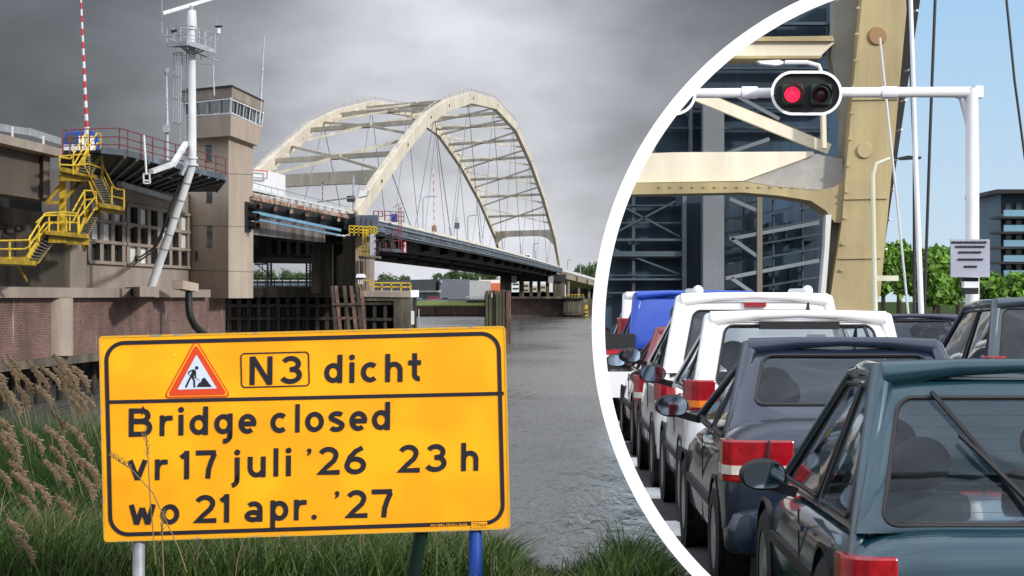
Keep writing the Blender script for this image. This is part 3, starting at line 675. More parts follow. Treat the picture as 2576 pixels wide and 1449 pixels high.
# portals
for D, zz in ((253, None), (634, None)):
    a, b = arch_at(D), arch_at(D, True); mb = MB()
    n = 9; vs = []
    for k in range(n+1):
        t = k/n; p = lerp(a+A*.3, b, t); dep = .75+.75*(abs(2*t-1)**5) if D < 300 else 1.0+2.6*(abs(2*t-1)**6); u_ = .35 if D < 300 else 0; vs += [p+Vector((0, 0, .7+u_)), p+Vector((0, 1.6, .7+u_)), p+Vector((0, 1.6, u_-dep)), p+Vector((0, 0, u_-dep))]
    fs = [(i*4+k, i*4+(k+1) % 4, (i+1)*4+(k+1) % 4, (i+1)*4+k) for i in range(n) for k in range(4)]+[(0, 1, 2, 3), tuple(range(4*n, 4*n+4))]
    mb.add(vs, fs).build('portal_beam', M['cream_dirty'], ar)
# hangers
dn = [286, 338, 391, 443, 498, 553, 605]; an = [262, 312, 365, 417, 470, 525, 579, 628]
for left in (False, True):
    o_ = A*KL if left else Vector()
    for i, D in enumerate(dn):
        for e, Da in ((-1, an[i]), (1, an[i+1])):
            p = PD(D+e*1.8, zdeck(D)+.2, CA)+o_+A*.4; q = arch_at(Da, left)+A*.4-Vector((0, 0, .4)); m2 = MB(); m2.tube(p, q, .055, n=5); m2.build('hanger', M['cable'], ar)
            m2 = MB(); m2.tube(p, lerp(p, q, .1), .10, n=6); m2.build('hanger_socket', M['galv'], ar)
# deck: fascia, parapet, soffit girders
Ds = np.linspace(221, 672, 26)
def strip(c, z_off0, z_off1, th, name, m, Dl=Ds):
    vs = []; fs = []
    for D in Dl:
        z = zdeck(D); a, b = PD(D, z+z_off0, c), PD(D, z+z_off1, c); vs += [a, b, b+A*th, a+A*th]
    n = len(Dl)
    for i in range(n-1):
        for k in range(4): fs.append((i*4+k, i*4+(k+1) % 4, (i+1)*4+(k+1) % 4, (i+1)*4+k))
    fs += [(0, 1, 2, 3), tuple(range(4*n-4, 4*n))]
    return MB().add(vs, fs).build(name, M[m], ar)
strip(CB, -1.0, -.05, .3, 'fascia', 'steel_fas'); strip(CB-.15, -.05, .12, 1.0, 'deck_edge', 'white'); strip(CB-.12, -1.12, -1.0, .5, 'fascia_flange', 'steel')
strip(CB+.1, -1.55, -1.12, .3, 'lower_fascia', 'steel'); strip(CB-.25, -.52, -.42, .2, 'cable_tray', 'galv')
strip(CB-.2, -1.32, -1.22, .2, 'service_pipe', 'galv')
strip(CB+.9, .2, .62, .15, 'parapet', 'cream'); strip(CB+16, .2, .62, .15, 'parapet', 'cream')
strip(CB+.5, -1.1, -.95, 17, 'deck_plate', 'steel_dark')
strip(CB+3, -2.6, -1.0, .4, 'main_girder', 'steel_dark'); strip(CB+17.5, -2.6, -1.0, .4, 'main_girder', 'steel_dark'); strip(CB+10, -2.2, -1.0, .4, 'stringer', 'steel_dark')
for k in range(17):
    D = 232+k*27; a = PD(D, zdeck(D)-1.6, CB+1.5); b = a+A*15; MB().bar(a, b, .6, 1.1).build('cross_girder', M['steel_dark'], ar)
for k in range(60):
    D = 224+k*7.4
for D in (300, 352, 405, 460, 514, 575, 630):
    p = PD(D, zdeck(D)-.55, CB-.22); MB().ball(p, (.1, .35, .25), 8, 6).build('deck_marker', M['bluepipe' if D % 2 else 'yellow_dirty'], ar)
# lamps on bridge
lampm = MB(); lampm.poly([(0, 0, 0), (0, 0, 7), (.3, 0, 7.6), (1.6, 0, 7.9)], [.11, .07, .06, .05], 6)
for k, (x, y0, y1, D) in enumerate(((1064, 590, 494, 300), (1177, 625, 541, 380), (1342, 660, 612, 560), (1428, 690, 653, 720), (1460, 700, 666, 760))):
    l = thing('lamp_post', ['bent street lamp on the bridge between the red-white pole and the near arch foot', 'bent street lamp on the bridge right of the square gauge board', 'small street lamp on the bridge under the far arch leg', 'small street lamp on the far viaduct just past the arch', 'street lamp on the far viaduct, nearest the trees'][k], 'street lamp', P(x, y0, D), 'street lamps on the bridge')
    s_ = (y0-y1)*D/F
    MB().poly([(0, 0, 0), (0, 0, s_*.94), (s_*.05, 0, s_*.98), (s_*.22, 0, s_)], .07*D/300, 6).build('pole', M['galv'], l, local=True)
    MB().bar((s_*.2, 0, s_), (s_*.36, 0, s_*1.0), .25, .12).build('lamp_head', M['galv'], l, local=True)
# gantry at near portal
gt = thing('deck_gantry', 'thin grey signal gantry with an oval signal under the near portal', 'gantry', P(850, 540, 230))
MB().bar(P(800, 508, 232), P(895, 496, 226), .14, .14).build('beam', M['galv'], gt)
mb = MB(); mb.pxbox(872, 492, 893, 508, 228, .3); mb.build('signal_box', M['steel_dark'], gt, bevel=.15)
MB().tube(P(889, 440, 229), P(889, 530, 229), .1, n=6).build('post', M['galv'], gt)
MB().prism([P(905, 480, 228), P(925, 478, 228), P(920, 492, 228), P(900, 496, 228)], (0, 3, 0)).build('panel', M['white'], gt)
# second striped pole on the bridge
s2 = thing('boom_pole', 'small distant red and white striped pole on the bridge deck in front of the hangers', 'pole', P(1093, 580, 300))
y = 572.0; k = 0
while y > 435:
    MB().tube(P(1090.5+(y-435)*.012, y, 300), P(1090.5+(y-9-435)*.012, y-9, 300), .055, n=6).build('stripe', M['red'] if k % 2 == 0 else M['white'], s2); y -= 9; k += 1
MB().pxbox(1086, 567, 1098, 583, 300, .8).build('pole_foot', M['rustedge'], s2)
s3 = thing('boom_pole', 'distant striped pole seen under the near portal beam', 'pole', P(811, 505, 260))
y = 505.0; k = 0
while y > 455:
    MB().tube(P(811.5, y, 260), P(811.5, y-7, 260), .06, n=5).build('stripe', M['red'] if k % 2 == 0 else M['white'], s3); y -= 7; k += 1
# red work cage
M['cagered'] = mat('cage_red', (.16, .035, .045), .6)
rc = thing('work_cage', 'dark red inspection cage with a blue box at the near end of the arch', 'work platform', P(995, 590, 255))
mb = MB()
for x in (967, 982, 996, 1003, 1016): mb.tube(P(x, 531 if x != 1003 else 517, 252), P(x, 556 if x < 990 else 560, 252), .05, n=5)
for y in (533, 543, 555): mb.bar(P(965, y-2, 252), P(1017, y+2, 252), .08, .08)
mb.tube(P(1003, 520, 251), P(1003, 627, 251), .05, n=6); mb.tube(P(1009, 520, 251), P(1010, 627, 251), .05, n=6)
for k in range(14): mb.bar(P(1003, 525+k*7.5, 251), P(1010, 525+k*7.5, 251), .05, .05)
for x in (940, 952, 962): mb.tube(P(x, 530, 250), P(x, 546, 250), .07, n=5)
mb.bar(P(940, 531, 250), P(962, 532, 250), .08, .08); mb.bar(P(940, 543, 250), P(962, 545, 250), .08, .08)
for y in (580, 592, 605): mb.bar(P(985, y, 251), P(1012, y+1, 251), .08, .08)
for x in (955, 970, 985, 1010): mb.tube(P(x, 610, 251), P(x, 632, 251), .08, n=5)
mb.build('cage', M['cagered'], rc)
MB().pxbox(984, 538, 999, 558, 253, 1).build('blue_box', M['bluetruck'], rc)
mb = MB(); mb.poly([P(990, 535, 252), P(990, 522, 252), P(1000, 515, 252), P(1010, 512, 252)], .07, 5); mb.build('lamp_arm', M['galv'], rc)
MB().prism([P(950, 630, 252), P(1020, 636, 252), P(1020, 627, 252), P(950, 624, 252)], (0, 3, 0)).build('floor', M['steel'], rc)
MB().prism([P(958, 622, 253), P(955, 600, 253), P(966, 585, 253), P(985, 588, 253), P(995, 625, 253), P(985, 625, 253), P(978, 604, 253), P(968, 604, 253), P(966, 622, 253)], (0, 1.5, 0)).build('bracket', M['steel_dark'], rc)
ws = thing('warning_board', 'small white board with a red border hanging under the red work cage', 'sign', P(1019, 636, 250))
MB().pxbox(1014.5, 608, 1022.5, 636.5, 250, .1).build('board', M['red'], ws); MB().pxbox(1016.3, 610.5, 1020.7, 634, 249.94, .05).build('panel', M['blind'], ws)
MB().pxbox(1017.7, 614, 1019.3, 622, 249.9, .03).build('mark', M['black'], ws)
gb = thing('gauge_board', 'small grey lattice board standing on the bridge deck among the hangers', 'sign', P(1150, 600, 330))
MB().pxbox(1143, 560, 1156, 575, 330, .2).build('board', M['steel'], gb); MB().tube(P(1150, 546, 330.3), P(1150, 605, 330.3), .1, n=5).build('post', M['galv'], gb)
for k, x in enumerate((1028, 1040, 1262)):
    pass
vn = thing('white_van', 'tiny white van on the far end of the bridge deck near the arch leg', 'van', P(1325, 655, 540))
MB().prism([P(x, y, 540) for x, y in ((1318, 656), (1318, 644), (1322, 640), (1335, 640), (1337, 648), (1342, 650), (1342, 660))], (0, 5, 0)).build('body', M['whitebox'], vn, bevel=.1)
MB().pxbox(1321, 642, 1333, 646, 539.9, .05).build('window', M['pane'], vn)

# near pier ------------------------------------------------------------
np_ = thing('near_pier', 'tall stained concrete pier holding the near end of the arch bridge', 'pier', P(860, 740, 225))
def col(x0, y0, x1, y1, D, dep, nm, m, par): return MB().pxbox(x0, y0, x1, y1, D, dep).build(nm, M[m], par, bevel=.08)
col(783, 612, 832, 738, 232, 6, 'column', 'conc_dark', np_)
col(831, 595, 863, 738, 236, 5, 'recess', 'dark', np_); 
col(862, 590, 893, 740, 228, 6, 'column', 'conc_dark', np_); col(893, 592, 933, 735, 224, 6, 'column', 'conc', np_)
col(816, 583, 892, 612, 231, 5, 'cap_beam', 'steel_dark', np_)
mb = MB(); mb.pxbox(874, 537, 892, 596, 220.5, 3); mb.build('bearing_box', M['steel_dark'], np_)
mb = MB()
for k in range(4): mb.pxbox(893+k*13, 545+k*2.5, 896+k*13, 566+k*2, 218, .2)
mb.build('web_stiffener', M['steel_dark'], np_)
MB().pxbox(893, 541, 950, 570, 219, 2).build('end_web', M['steel_fas'], np_)
MB().pxbox(896, 570, 962, 583, 221, 6).build('end_flange', M['steel'], np_)
col(902, 644, 954, 650, 218, 4, 'service_ledge', 'conc_dark', np_)
mb = MB(); mb.pxbox(905, 652, 908, 730, 223.6, .2); mb.pxbox(918, 652, 920, 730, 223.6, .2); mb.build('downpipe', M['steel_dark'], np_)
def yrail(x0, x1, y0, y1, D, n, label, slope=0, mid=1, D2=None):
    t = thing('yellow_railing', label, 'railing', P((x0+x1)/2, y1, D)); D2 = D2 or D
    ys = [y0+(y1-y0)*j/(mid+1) for j in range(mid+1)]
    for yy in ys: MB().bar(P(x0, yy, D), P(x1, yy+slope, D2), .12, .12).build('rail', M['yellow'], t)
    for k in range(n):
        q = k/(n-1); MB().bar(P(x0+(x1-x0)*q, y0+slope*q, lerp(D, D2, q)), P(x0+(x1-x0)*q, y1+slope*q, lerp(D, D2, q)), .12, .12).build('post', M['yellow'], t)
    return t
yrail(879, 926, 568, 592, 218, 5, 'yellow railing on top of the near pier beside the bearing', 3, 2); yrail(926, 948, 569, 590, 217, 4, 'short yellow railing at the right end of the pier top', 3, 2)
yrail(904, 928, 621, 644, 217, 4, 'yellow railing on the small ledge halfway up the near pier', 0, 1)
yrail(897, 931, 705, 719, 216, 3, 'low yellow railing around the white beacon hut on the pier', 0, 0)
yrail(937, 1033, 711, 731, 214, 5, 'long yellow railing on the pier base above the timber fender', 1, 1)
ly = thing('yellow_ladder', 'yellow vertical ladder down the face of the near pier', 'ladder', P(917, 650, 217)); mb = MB()
for x in (913, 921): mb.tube(P(x, 575, 217), P(x, 645, 217), .06, n=5)
for k in range(11): mb.bar(P(913, 580+k*6, 217), P(921, 580+k*6, 217), .06, .06)
mb.build('rungs', M['yellow'], ly)
gc = thing('grey_cabinet', 'tall grey signal cabinet with side lamps on the near pier ledge', 'cabinet', P(940, 642, 216))
MB().pxbox(930, 589, 944, 643, 216, 1).build('body', M['metalclad'], gc, bevel=.05)
for y in (592, 606, 625, 636): MB().lathe(P(946, y, 216), (1, -.3, 0), [(0, 0), (0, .16), (.28, .18), (.28, .14)], 10).build('lamp', M['steel_dark'], gc)
bh = thing('beacon_hut', 'small white cabinet with a pitched lid on the pier base', 'cabinet', P(907, 715, 215))
MB().pxbox(898, 697, 915, 714, 215, 1).build('body', M['conc'], bh); MB().prism([P(895, 698, 214.6), P(918, 698, 214.6), P(914, 689, 214.6), P(898, 689, 214.6)], (0, 1.8, 0)).build('lid', M['whitebox'], bh)
for x in (900.5, 905, 909.5): MB().pxbox(x, 704, x+2.5, 715, 214.9, .1).build('vent', M['blind'], bh)
# pier base & fender
pb = thing('pier_base', 'low concrete pier base with timber framing right of the rusty piles', 'pier', P(980, 830, 213))
MB().prism([P(905, 733, 213), P(1034, 735, 213), P(1034, 736, 213)+Vector((0, 4, 0)), P(1020, 731, 213)+Vector((0, 12, 0)), P(905, 729, 213)+Vector((0, 12, 0))], (0, 0, -.5)).build('cap', M['conc'], pb)
MB().pxbox(905, 735, 1035, 757, 213.2, 9).build('wall', M['conc_dark'], pb); MB().pxbox(990, 757, 1035, 915, 213.2, 8).build('corner_block', M['conc_dark'], pb)
MB().pxbox(905, 757, 990, 915, 216, 3).build('back_wall', M['dark'], pb)
mb = MB()
for y in (760, 800, 840): mb.pxbox(905, y, 992, y+7, 213.4, .8)
for x in (912, 938, 965): mb.pxbox(x, 757, x+8, 910, 213.6, .7)
mb.build('timber_frame', M['timber'], pb)
fw = thing('timber_fender', 'long dark timber fender wall under the movable span', 'fender', P(780, 830, 235))
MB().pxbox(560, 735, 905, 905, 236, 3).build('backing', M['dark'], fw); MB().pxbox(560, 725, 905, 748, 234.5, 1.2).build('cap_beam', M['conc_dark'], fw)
for y in (765, 797, 832): MB().pxbox(560, y, 905, y+8, 234.9, .8).build('waling', M['timber'], fw)
for k in range(14): MB().pxbox(572+k*24.5, 748, 582+k*24.5, 905, 235, .9).build('post', M['timber'], fw)
mb = MB()
for k in range(14): mb.pxbox(584+k*24.5, 774, 594.5+k*24.5, 796, 235.6, .3); mb.pxbox(584+k*24.5, 806, 594.5+k*24.5, 832, 235.6, .3)
mb.build('panel', M['conc_dark'], fw)
for i, (x, x2) in enumerate(((832, 842), (842, 853), (862, 875), (880, 893), (895, 906), (905, 915))):
    o = MB().bar(P(x+3, 722, 208), P(x2+4, 850, 205), .32, .4).build('steel_pile', M['rust' if i % 2 else 'timber'])
    tag(o, ['first leaning timber guide pile from the left before the near pier', 'second leaning guide pile, rust brown, before the near pier', 'third leaning guide pile, dark timber, before the near pier', 'fourth leaning guide pile, rust brown, before the near pier', 'fifth leaning guide pile, dark timber, before the near pier', 'rightmost leaning rust-brown guide pile before the near pier'][i], 'pile', 'leaning piles before the near pier')
mb = MB(); mb.bar(P(836, 765, 206.5), P(915, 765, 206.5), .2, .2); mb.bar(P(840, 800, 206), P(916, 800, 206), .2, .2); tag(mb.build('pile_brace', M['rust']), 'thin rusty horizontal braces tying the leaning piles together', 'brace')
# blue-grey scaffold gap behind
sc = thing('scaffold', 'dark steel scaffold walkway seen under the movable span', 'scaffold', P(710, 722, 300)); mb = MB()
for x in (648, 668, 690, 710, 730, 750, 770): mb.tube(P(x, 700, 300), P(x, 722, 300), .08, n=4)
for y in (701, 711, 720): mb.bar(P(636, y, 300), P(785, y, 300), .12, .12)
for x0 in (673, 771):
    for e in (0, 9): mb.tube(P(x0+e, 657, 300), P(x0+e, 722, 300), .14, n=5)
    for k in range(9): mb.bar(P(x0, 660+k*7, 300), P(x0+9, 660+k*7, 300), .1, .1)
mb.bar(P(640, 665, 300), P(672, 664, 300), .2, .2); mb.bar(P(642, 661, 300), P(674, 688, 300), .15, .15); mb.bar(P(644, 700, 300), P(670, 680, 300), .1, .1)
mb.bar(P(660, 664, 300), P(660, 700, 300), .1, .1)
mb.build('frame', M['steel_dark'], sc)
MB().pxbox(560, 720, 786, 740, 301, 4).build('walkway_beam', M['conc_dark'], sc)
# white box on black pole
bp = thing('marker_pole', 'black pole topped by a white box at the corner of the pier base', 'pole', P(1044, 830, 209))
MB().tube(P(1044, 748, 209), P(1044, 905, 209), .16, n=10).build('pole', M['black'], bp); MB().pxbox(1033, 730, 1053, 748, 208.6, .8).build('box', M['whitebox'], bp, bevel=.03)
MB().pxbox(1034, 782, 1042, 816, 208.4, .2).build('gauge', M['blind'], bp); MB().tube(P(1053, 778, 209), P(1054, 850, 209), .07, n=6).build('side_pole', M['galv'], bp)
# wooden dolphin
dl = thing('mooring_dolphin', 'cluster of upright mossy timber piles standing in the river right of the pier', 'dolphin', P(1252, 862, 286))
moss = mat('mossy_timber', (.115, .095, .075), .9, var=.5, scale=1.2, streak=True, col2=(.075, .075, .045), bump=.4)
for k in range(7):
    x = 1221+k*8.6; MB().pxbox(x, 731-(k % 3), x+7.6, 861+k*.5, 286+random.uniform(-.3, .3), .9).build('pile', moss if k < 6 else M['rust'], dl, bevel=.05)
MB().pxbox(1272, 731, 1285, 862, 286.4, 1.5).build('steel_sheet', M['rust'], dl, bevel=.05)
MB().pxbox(1219, 740, 1280, 858, 287.2, .5).build('backing', M['dark'], dl)
MB().pxbox(1236, 738, 1238.5, 748, 285.6, .1).build('reflector', M['blind'], dl)

# far pier -------------------------------------------------------------
DFp = 640
fp = thing('far_pier', 'far concrete pier with square columns on a dark brick base in the river', 'pier', P(1370, 795, DFp))
MB().pxbox(1284, 746, 1425, 797, DFp, 30).build('brick_base', M['brick'], fp); MB().pxbox(1415, 749, 1472, 797, DFp-6, 25).build('round_nose', M['conc_dark'], fp, bevel=1.5)
MB().pxbox(1284, 746, 1472, 751, DFp-7, 30).build('ledge', M['conc_dark'], fp)
for x0, x1, m in ((1258, 1287, 'conc_dark'), (1306, 1318, 'conc_dark'), (1332, 1340, 'conc_dark'), (1352, 1360, 'conc_dark'), (1374, 1382, 'conc_dark'), (1392, 1421, 'conc_dark')): MB().pxbox(x0, 693, x1, 747, DFp+8, 8).build('column', M[m], fp)
MB().pxbox(1258, 690, 1421, 708, DFp+7, 10).build('cap_beam', M['steel_dark'], fp)
for x0 in (1287, 1379): MB().pxbox(x0, 694, x0+13, 712, DFp+4, 3).build('bearing_block', M['metalclad'], fp)
MB().pxbox(1287, 735, 1392, 747, DFp+12, 3).build('back_parapet', M['dark'], fp)
yrail(1425, 1468, 741, 748, DFp-8, 7, 'tiny yellow railing on the far pier beside the viaduct', 0, 0)
av = thing('far_viaduct', 'brown concrete approach viaduct descending beyond the far end of the arch', 'viaduct', P(1450, 745, 720))
vp_ = [(1420, 680, 676), (1505, 714, 900)]
a, b = P(1420, 683, 676), P(1600, 735, 1050); a2, b2 = P(1420, 700, 676), P(1600, 744, 1050)
MB().prism([a, b, b2, a2], (-9, 1, 0)).build('girder', M['conc'], av); MB().bar(a+Vector((0, 0, .3)), b+Vector((0, 0, .3)), .5, .9).build('parapet', M['white'], av)
mb = MB()
for k in range(9):
    t = k/9; p = lerp(a, b, t); q = lerp(a2, b2, t); mb.bar(p+Vector((.3, -.8, -.6)), q+Vector((.3, -.8, 0)), .5, .5)
mb.build('rib', M['conc_dark'], av)
for x, D in ((1428, 700), (1454, 760), (1480, 820)): MB().pxbox(x, 700+(x-1428)*.4, x+5, 758, D, 5).build('column', M['conc'], av)
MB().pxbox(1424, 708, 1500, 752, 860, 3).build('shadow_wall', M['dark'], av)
yg = thing('height_gauge', 'yellow and black height gauge board at the corner of the far pier', 'sign', P(1475, 794, 630))
MB().pxbox(1471.5, 767, 1478.5, 795, 629, .5).build('board', M['yellow'], yg)
for y in (778, 787): MB().pxbox(1471.8, y, 1478.2, y+3.5, 628.8, .1).build('band', M['black'], yg)
qr = MB().pxbox(1478, 752, 1800, 797, 690, 4).build('far_bank_wall', M['conc_dark']); tag(qr, 'dark stone bank wall to the right of the far pier', 'wall')
# far quay, building, cars
qy = thing('sheet_pile_quay', 'brown corrugated sheet-pile quay wall with a grass strip on top', 'quay', P(1140, 795, 670))
mb = MB()
for k in range(100): x = 1000+k*3.0; mb.pxbox(x, 769, x+1.7, 792, 668, 1.2)
mb.pxbox(1000, 768, 1300, 797, 669, 3); mb.build('sheet_piles', M['rust'], qy)
MB().prism([P(1000, 768, 667.8), P(1300, 768, 667.8), P(1300, 756, 690), P(1000, 756, 690)], (0, 0, -.3)).build('grass_strip', mat('mown_grass', (.13, .17, .035), .9, var=.3, scale=1.0), qy)
MB().pxbox(1000, 752.5, 1300, 756, 690, .5).build('kerb_rail', M['steel'], qy)
bd = thing('industrial_building', 'grey and charcoal industrial building with a dark glass corner across the river', 'building', P(1170, 757, 760))
l0, l1 = P(930, 708, 900), P(1106, 702, 760); 
MB().prism([P(930, 757, 900), P(1106, 757, 760), P(1106, 702, 760), P(930, 706, 900)], (10, 10, 0)).build('charcoal_wing', M['cladark'], bd)
MB().prism([P(1106, 757, 760), P(1234, 756, 960), P(1234, 707, 960), P(1106, 702, 760)], (0, 12, 0)).build('grey_hall', M['metalclad'], bd)
MB().prism([P(1035, 730, 803), P(1100, 731, 762), P(1100, 706, 762), P(1035, 707, 803)], (-.5, -1, 0)).build('glass_corner', M['glass'], bd)
MB().bar(P(1030, 733, 800), P(1106, 733, 758), 1, .6).build('band', M['metalclad'], bd)
mb = MB()
for x in (1117, 1123, 1128, 1156, 1162, 1173, 1180, 1187, 1193, 1200, 1208, 1218):
    D = 760+(x-1106)*200/128
    mb.pxbox(x, 736, x+3.4, 756, D-1.4, .8)
for x in (1060, 1075, 1090): mb.pxbox(x, 742, x+6, 756, 760, .8)
mb.build('ground_windows', M['pane'], bd)
MB().prism([P(1109, 716, 758), P(1117, 716.3, 768), P(1117, 707, 768), P(1109, 706, 758)], (0, -.5, 0)).build('wall_panel', M['blind'], bd)
MB().prism([P(1111, 714, 757), P(1115, 714, 762), P(1114, 708, 762), P(1112, 708, 757)], (0, -.3, 0)).build('wall_logo', M['bluepipe'], bd)
mb = MB(); 
for x in (1101, 1158, 1206): mb.pxbox(x, 699-(.02*(x-1100)), x+2.5, 706, 790, 2)
mb.build('roof_vent', M['blind'], bd)
od = thing('orange_shed', 'orange and white shed behind the far end of the grey hall', 'building', P(1245, 757, 980))
MB().pxbox(1232, 712, 1258, 757, 980, 10).build('wall', M['orange'], od); MB().pxbox(1204, 704, 1262, 712.5, 990, 10).build('roof', M['blind'], od)
for x0, x1, y0, cc in ((1288, 1308, 708, 'a'), (1315, 1332, 712, 'b'), (1340, 1352, 720, 'c'), (1360, 1374, 716, 'd')):
    o = thing('distant_house', {'a': 'pale patterned block seen between the first far pier columns', 'b': 'cream block seen in the second gap of the far pier', 'c': 'narrow pale block in the third gap of the far pier', 'd': 'pale block glimpsed in the right gap of the far pier'}[cc], 'building', P(x0, 750, 900))
    MB().pxbox(x0, y0, x1, 752, 900, 8).build('wall', M['conc_light'] if cc != 'a' else M['blind'], o)
    m2 = MB(); 
    for j in range(3): m2.pxbox(x0+2, y0+5+j*11, x1-3, y0+9+j*11, 899.8, .3)
    m2.build('windows', M['pane'], o)
lb = thing('blue_warehouse', 'low blue-grey warehouse in the gap under the movable span', 'building', P(700, 735, 1000))
MB().pxbox(560, 707, 800, 740, 1000, 20).build('wall', M['steel'], lb); MB().pxbox(560, 704.5, 800, 707, 999, 22).build('roof', M['metalclad'], lb)
# small far cars
def farcar(x, y, D, col_, lb, wpx):
    t = thing('parked_car', lb, 'car', P(x, y, D)); s_ = wpx*D/F/4.4
    pr = [(-2.2, .3), (-2.2, .85), (-1.6, 1.0), (-.9, 1.45), (.7, 1.45), (1.4, .95), (2.2, .8), (2.2, .3)]
    MB().prism([(a*s_, 0, b*s_) for a, b in pr], (0, 1.7*s_, 0)).build('body', col_, t, local=True, bevel=.1)
    MB().prism([(a*s_, -.02, b*s_) for a, b in ((-1.35, .98), (-.85, 1.36), (.65, 1.36), (1.15, .98))], (0, .05, 0)).build('window', M['pane'], t, local=True)
    for a in (-1.4, 1.4): MB().lathe((a*s_, -.05, .32*s_), (0, 1, 0), [(0, 0), (0, .32*s_), (.3, .32*s_)], 12).build('wheel', M['black'], t, local=True)
farcar(1090, 757, 700, M['red'], 'small red car parked before the charcoal wing across the river', 32)
farcar(1120, 757, 702, M['pane'], 'small dark car parked right of the red car across the river', 26)
farcar(1055, 757, 701, M['white'], 'small pale car parked left of the red car across the river', 20)
bo = thing('moored_boat', 'small boat with a long white canopy moored left of the timber dolphin', 'boat', P(1195, 760, 680))
MB().prism([P(1170, 748, 680), P(1176, 744.5, 680), P(1222, 744.5, 680), P(1222, 748, 680)], (0, 4, 0)).build('canopy', M['whitebox'], bo)
MB().prism([P(1172, 755, 680), P(1222, 755, 680), P(1222, 760, 680), P(1176, 760, 680)], (0, 3, 0)).build('hull', M['steel_dark'], bo)
mb = MB(); [mb.bar(P(1176+k*6, 748, 680), P(1178+k*6, 756, 680), .3, .3) for k in range(8)]; mb.build('canopy_posts', M['galv'], bo)
# seagull
gu = thing('seagull', 'white gull gliding with spread wings in front of the near pier', 'bird', P(863, 594, 190))
MB().add([P(844, 594, 190), P(853, 589.5, 190), P(861, 592.5, 190), P(861, 594.5, 190), P(853, 591.5, 190), P(866, 592.5, 190), P(873, 589.5, 190), P(882, 593.5, 190), P(873, 591.5, 190), P(866, 594.5, 190)],
        [(0, 1, 4), (1, 2, 3, 4), (5, 6, 8, 9), (6, 7, 8)]).build('wings', M['blind'], gu)
MB().ball(P(863.5, 593.6, 190), (.16, .4, .085), 10, 8).build('body', M['blind'], gu, smooth=True)

# trees ---------------------------------------------------------------
def leafmat(name, c1, c2):
    m = bpy.data.materials.new(name); m.use_nodes = True; t = m.node_tree; b = t.nodes['Principled BSDF']; b.inputs['Roughness'].default_value = .6
    ge = t.nodes.new('ShaderNodeNewGeometry'); rp = t.nodes.new('ShaderNodeValToRGB'); rp.color_ramp.elements[0].color = (*c1, 1); rp.color_ramp.elements[1].color = (*c2, 1)
    t.links.new(ge.outputs['Random Per Island'], rp.inputs[0]); t.links.new(rp.outputs[0], b.inputs['Base Color'])
    tl = t.nodes.new('ShaderNodeBsdfTranslucent'); t.links.new(rp.outputs[0], tl.inputs[0]); mx_ = t.nodes.new('ShaderNodeMixShader'); mx_.inputs[0].default_value = .3
    t.links.new(b.outputs[0], mx_.inputs[1]); t.links.new(tl.outputs[0], mx_.inputs[2]); t.links.new(mx_.outputs[0], t.nodes['Material Output'].inputs[0]); return m
M['leaf'] = leafmat('tree_leaves', (.03, .055, .018), (.07, .13, .035)); M['leaf_bright'] = leafmat('bright_leaves', (.018, .06, .008), (.20, .40, .04))
M['bark'] = mat('bark', (.06, .045, .03), .9, var=.4)
def tree(x, ytop, ybot, wpx, D, lb, m='leaf', n=900, name='deciduous_tree', group=None, clip=False, leaf=None):
    s_ = D/F; h = (ybot-ytop)*s_; wd = wpx*s_; t = thing(name, lb, 'tree', P(x, ybot, D), group)
    MB().poly([(0, 0, 0), (0, 0, h*.35), (wd*.03, 0, h*.7)], [h*.035, h*.025, h*.01], 7).build('trunk', M['bark'], t, local=True)
    cl = []
    for k in range(14):
        a = rng.uniform(0, 6.28); r = rng.uniform(0, .33); cl.append(((math.cos(a)*r*wd, math.sin(a)*r*wd, h*rng.uniform(.38, .82)), rng.uniform(.16, .27)))
    c = np.array([q[0] for q in cl]); R = np.array([q[1] for q in cl])
    idx = rng.integers(0, 14, n); d = rng.normal(size=(n, 3)); d /= np.linalg.norm(d, axis=1)[:, None]
    p = c[idx]+d*(R[idx]*rng.uniform(.6, 1.05, n))[:, None]*np.array([wd, wd, h*.8])
    s0 = (leaf or h*.05); a = rng.normal(size=(n, 3)); a /= np.linalg.norm(a, axis=1)[:, None]; b = np.cross(a, d); b /= np.linalg.norm(b, axis=1)[:, None]+1e-9
    sz = s0*rng.uniform(.5, 1.2, n)[:, None]; V = np.stack([p-a*sz, p+b*sz*.6, p+a*sz, p-b*sz*.6], 1).reshape(-1, 3)
    mb = MB(); mb.v = [Vector(v) for v in V]; mb.f = [(4*i, 4*i+1, 4*i+2, 4*i+3) for i in range(n)]
    me = bpy.data.meshes.new('crown'); me.from_pydata([tuple(v) for v in V], [], mb.f); me.materials.append(M[m]); o = bpy.data.objects.new('crown', me); S.collection.objects.link(o); o.parent = t
    return t
lbs = [(650, 682, 36), (684, 680, 38), (716, 681, 40), (752, 683, 42), (784, 686, 34), (972, 692, 44), (1016, 696, 26), (1106, 684, 36), (1135, 680, 46), (1168, 676, 56), (1206, 678, 56), (1240, 684, 44), (1458, 673, 34), (1488, 668, 30), (1512, 664, 34)]
for k, (x, yt, wp) in enumerate(lbs):
    where = 'in the gap under the movable span' if x < 800 else 'behind the charcoal wing' if x < 1050 else 'above the grey hall across the river' if x < 1300 else 'beyond the far viaduct'
    kk = sum(1 for q in lbs[:k] if (q[0] < 800) == (x < 800) and (800 <= q[0] < 1050) == (800 <= x < 1050) and (1050 <= q[0] < 1300) == (1050 <= x < 1300))
    o1 = ['first', 'second', 'third', 'fourth', 'fifth', 'sixth'][kk]
    tree(x, yt-9, 752, wp*1.55, 1080+(k % 3)*25, f'round green tree {where}, {o1} from the left', n=2200, group='trees on the far bank', leaf=.55)

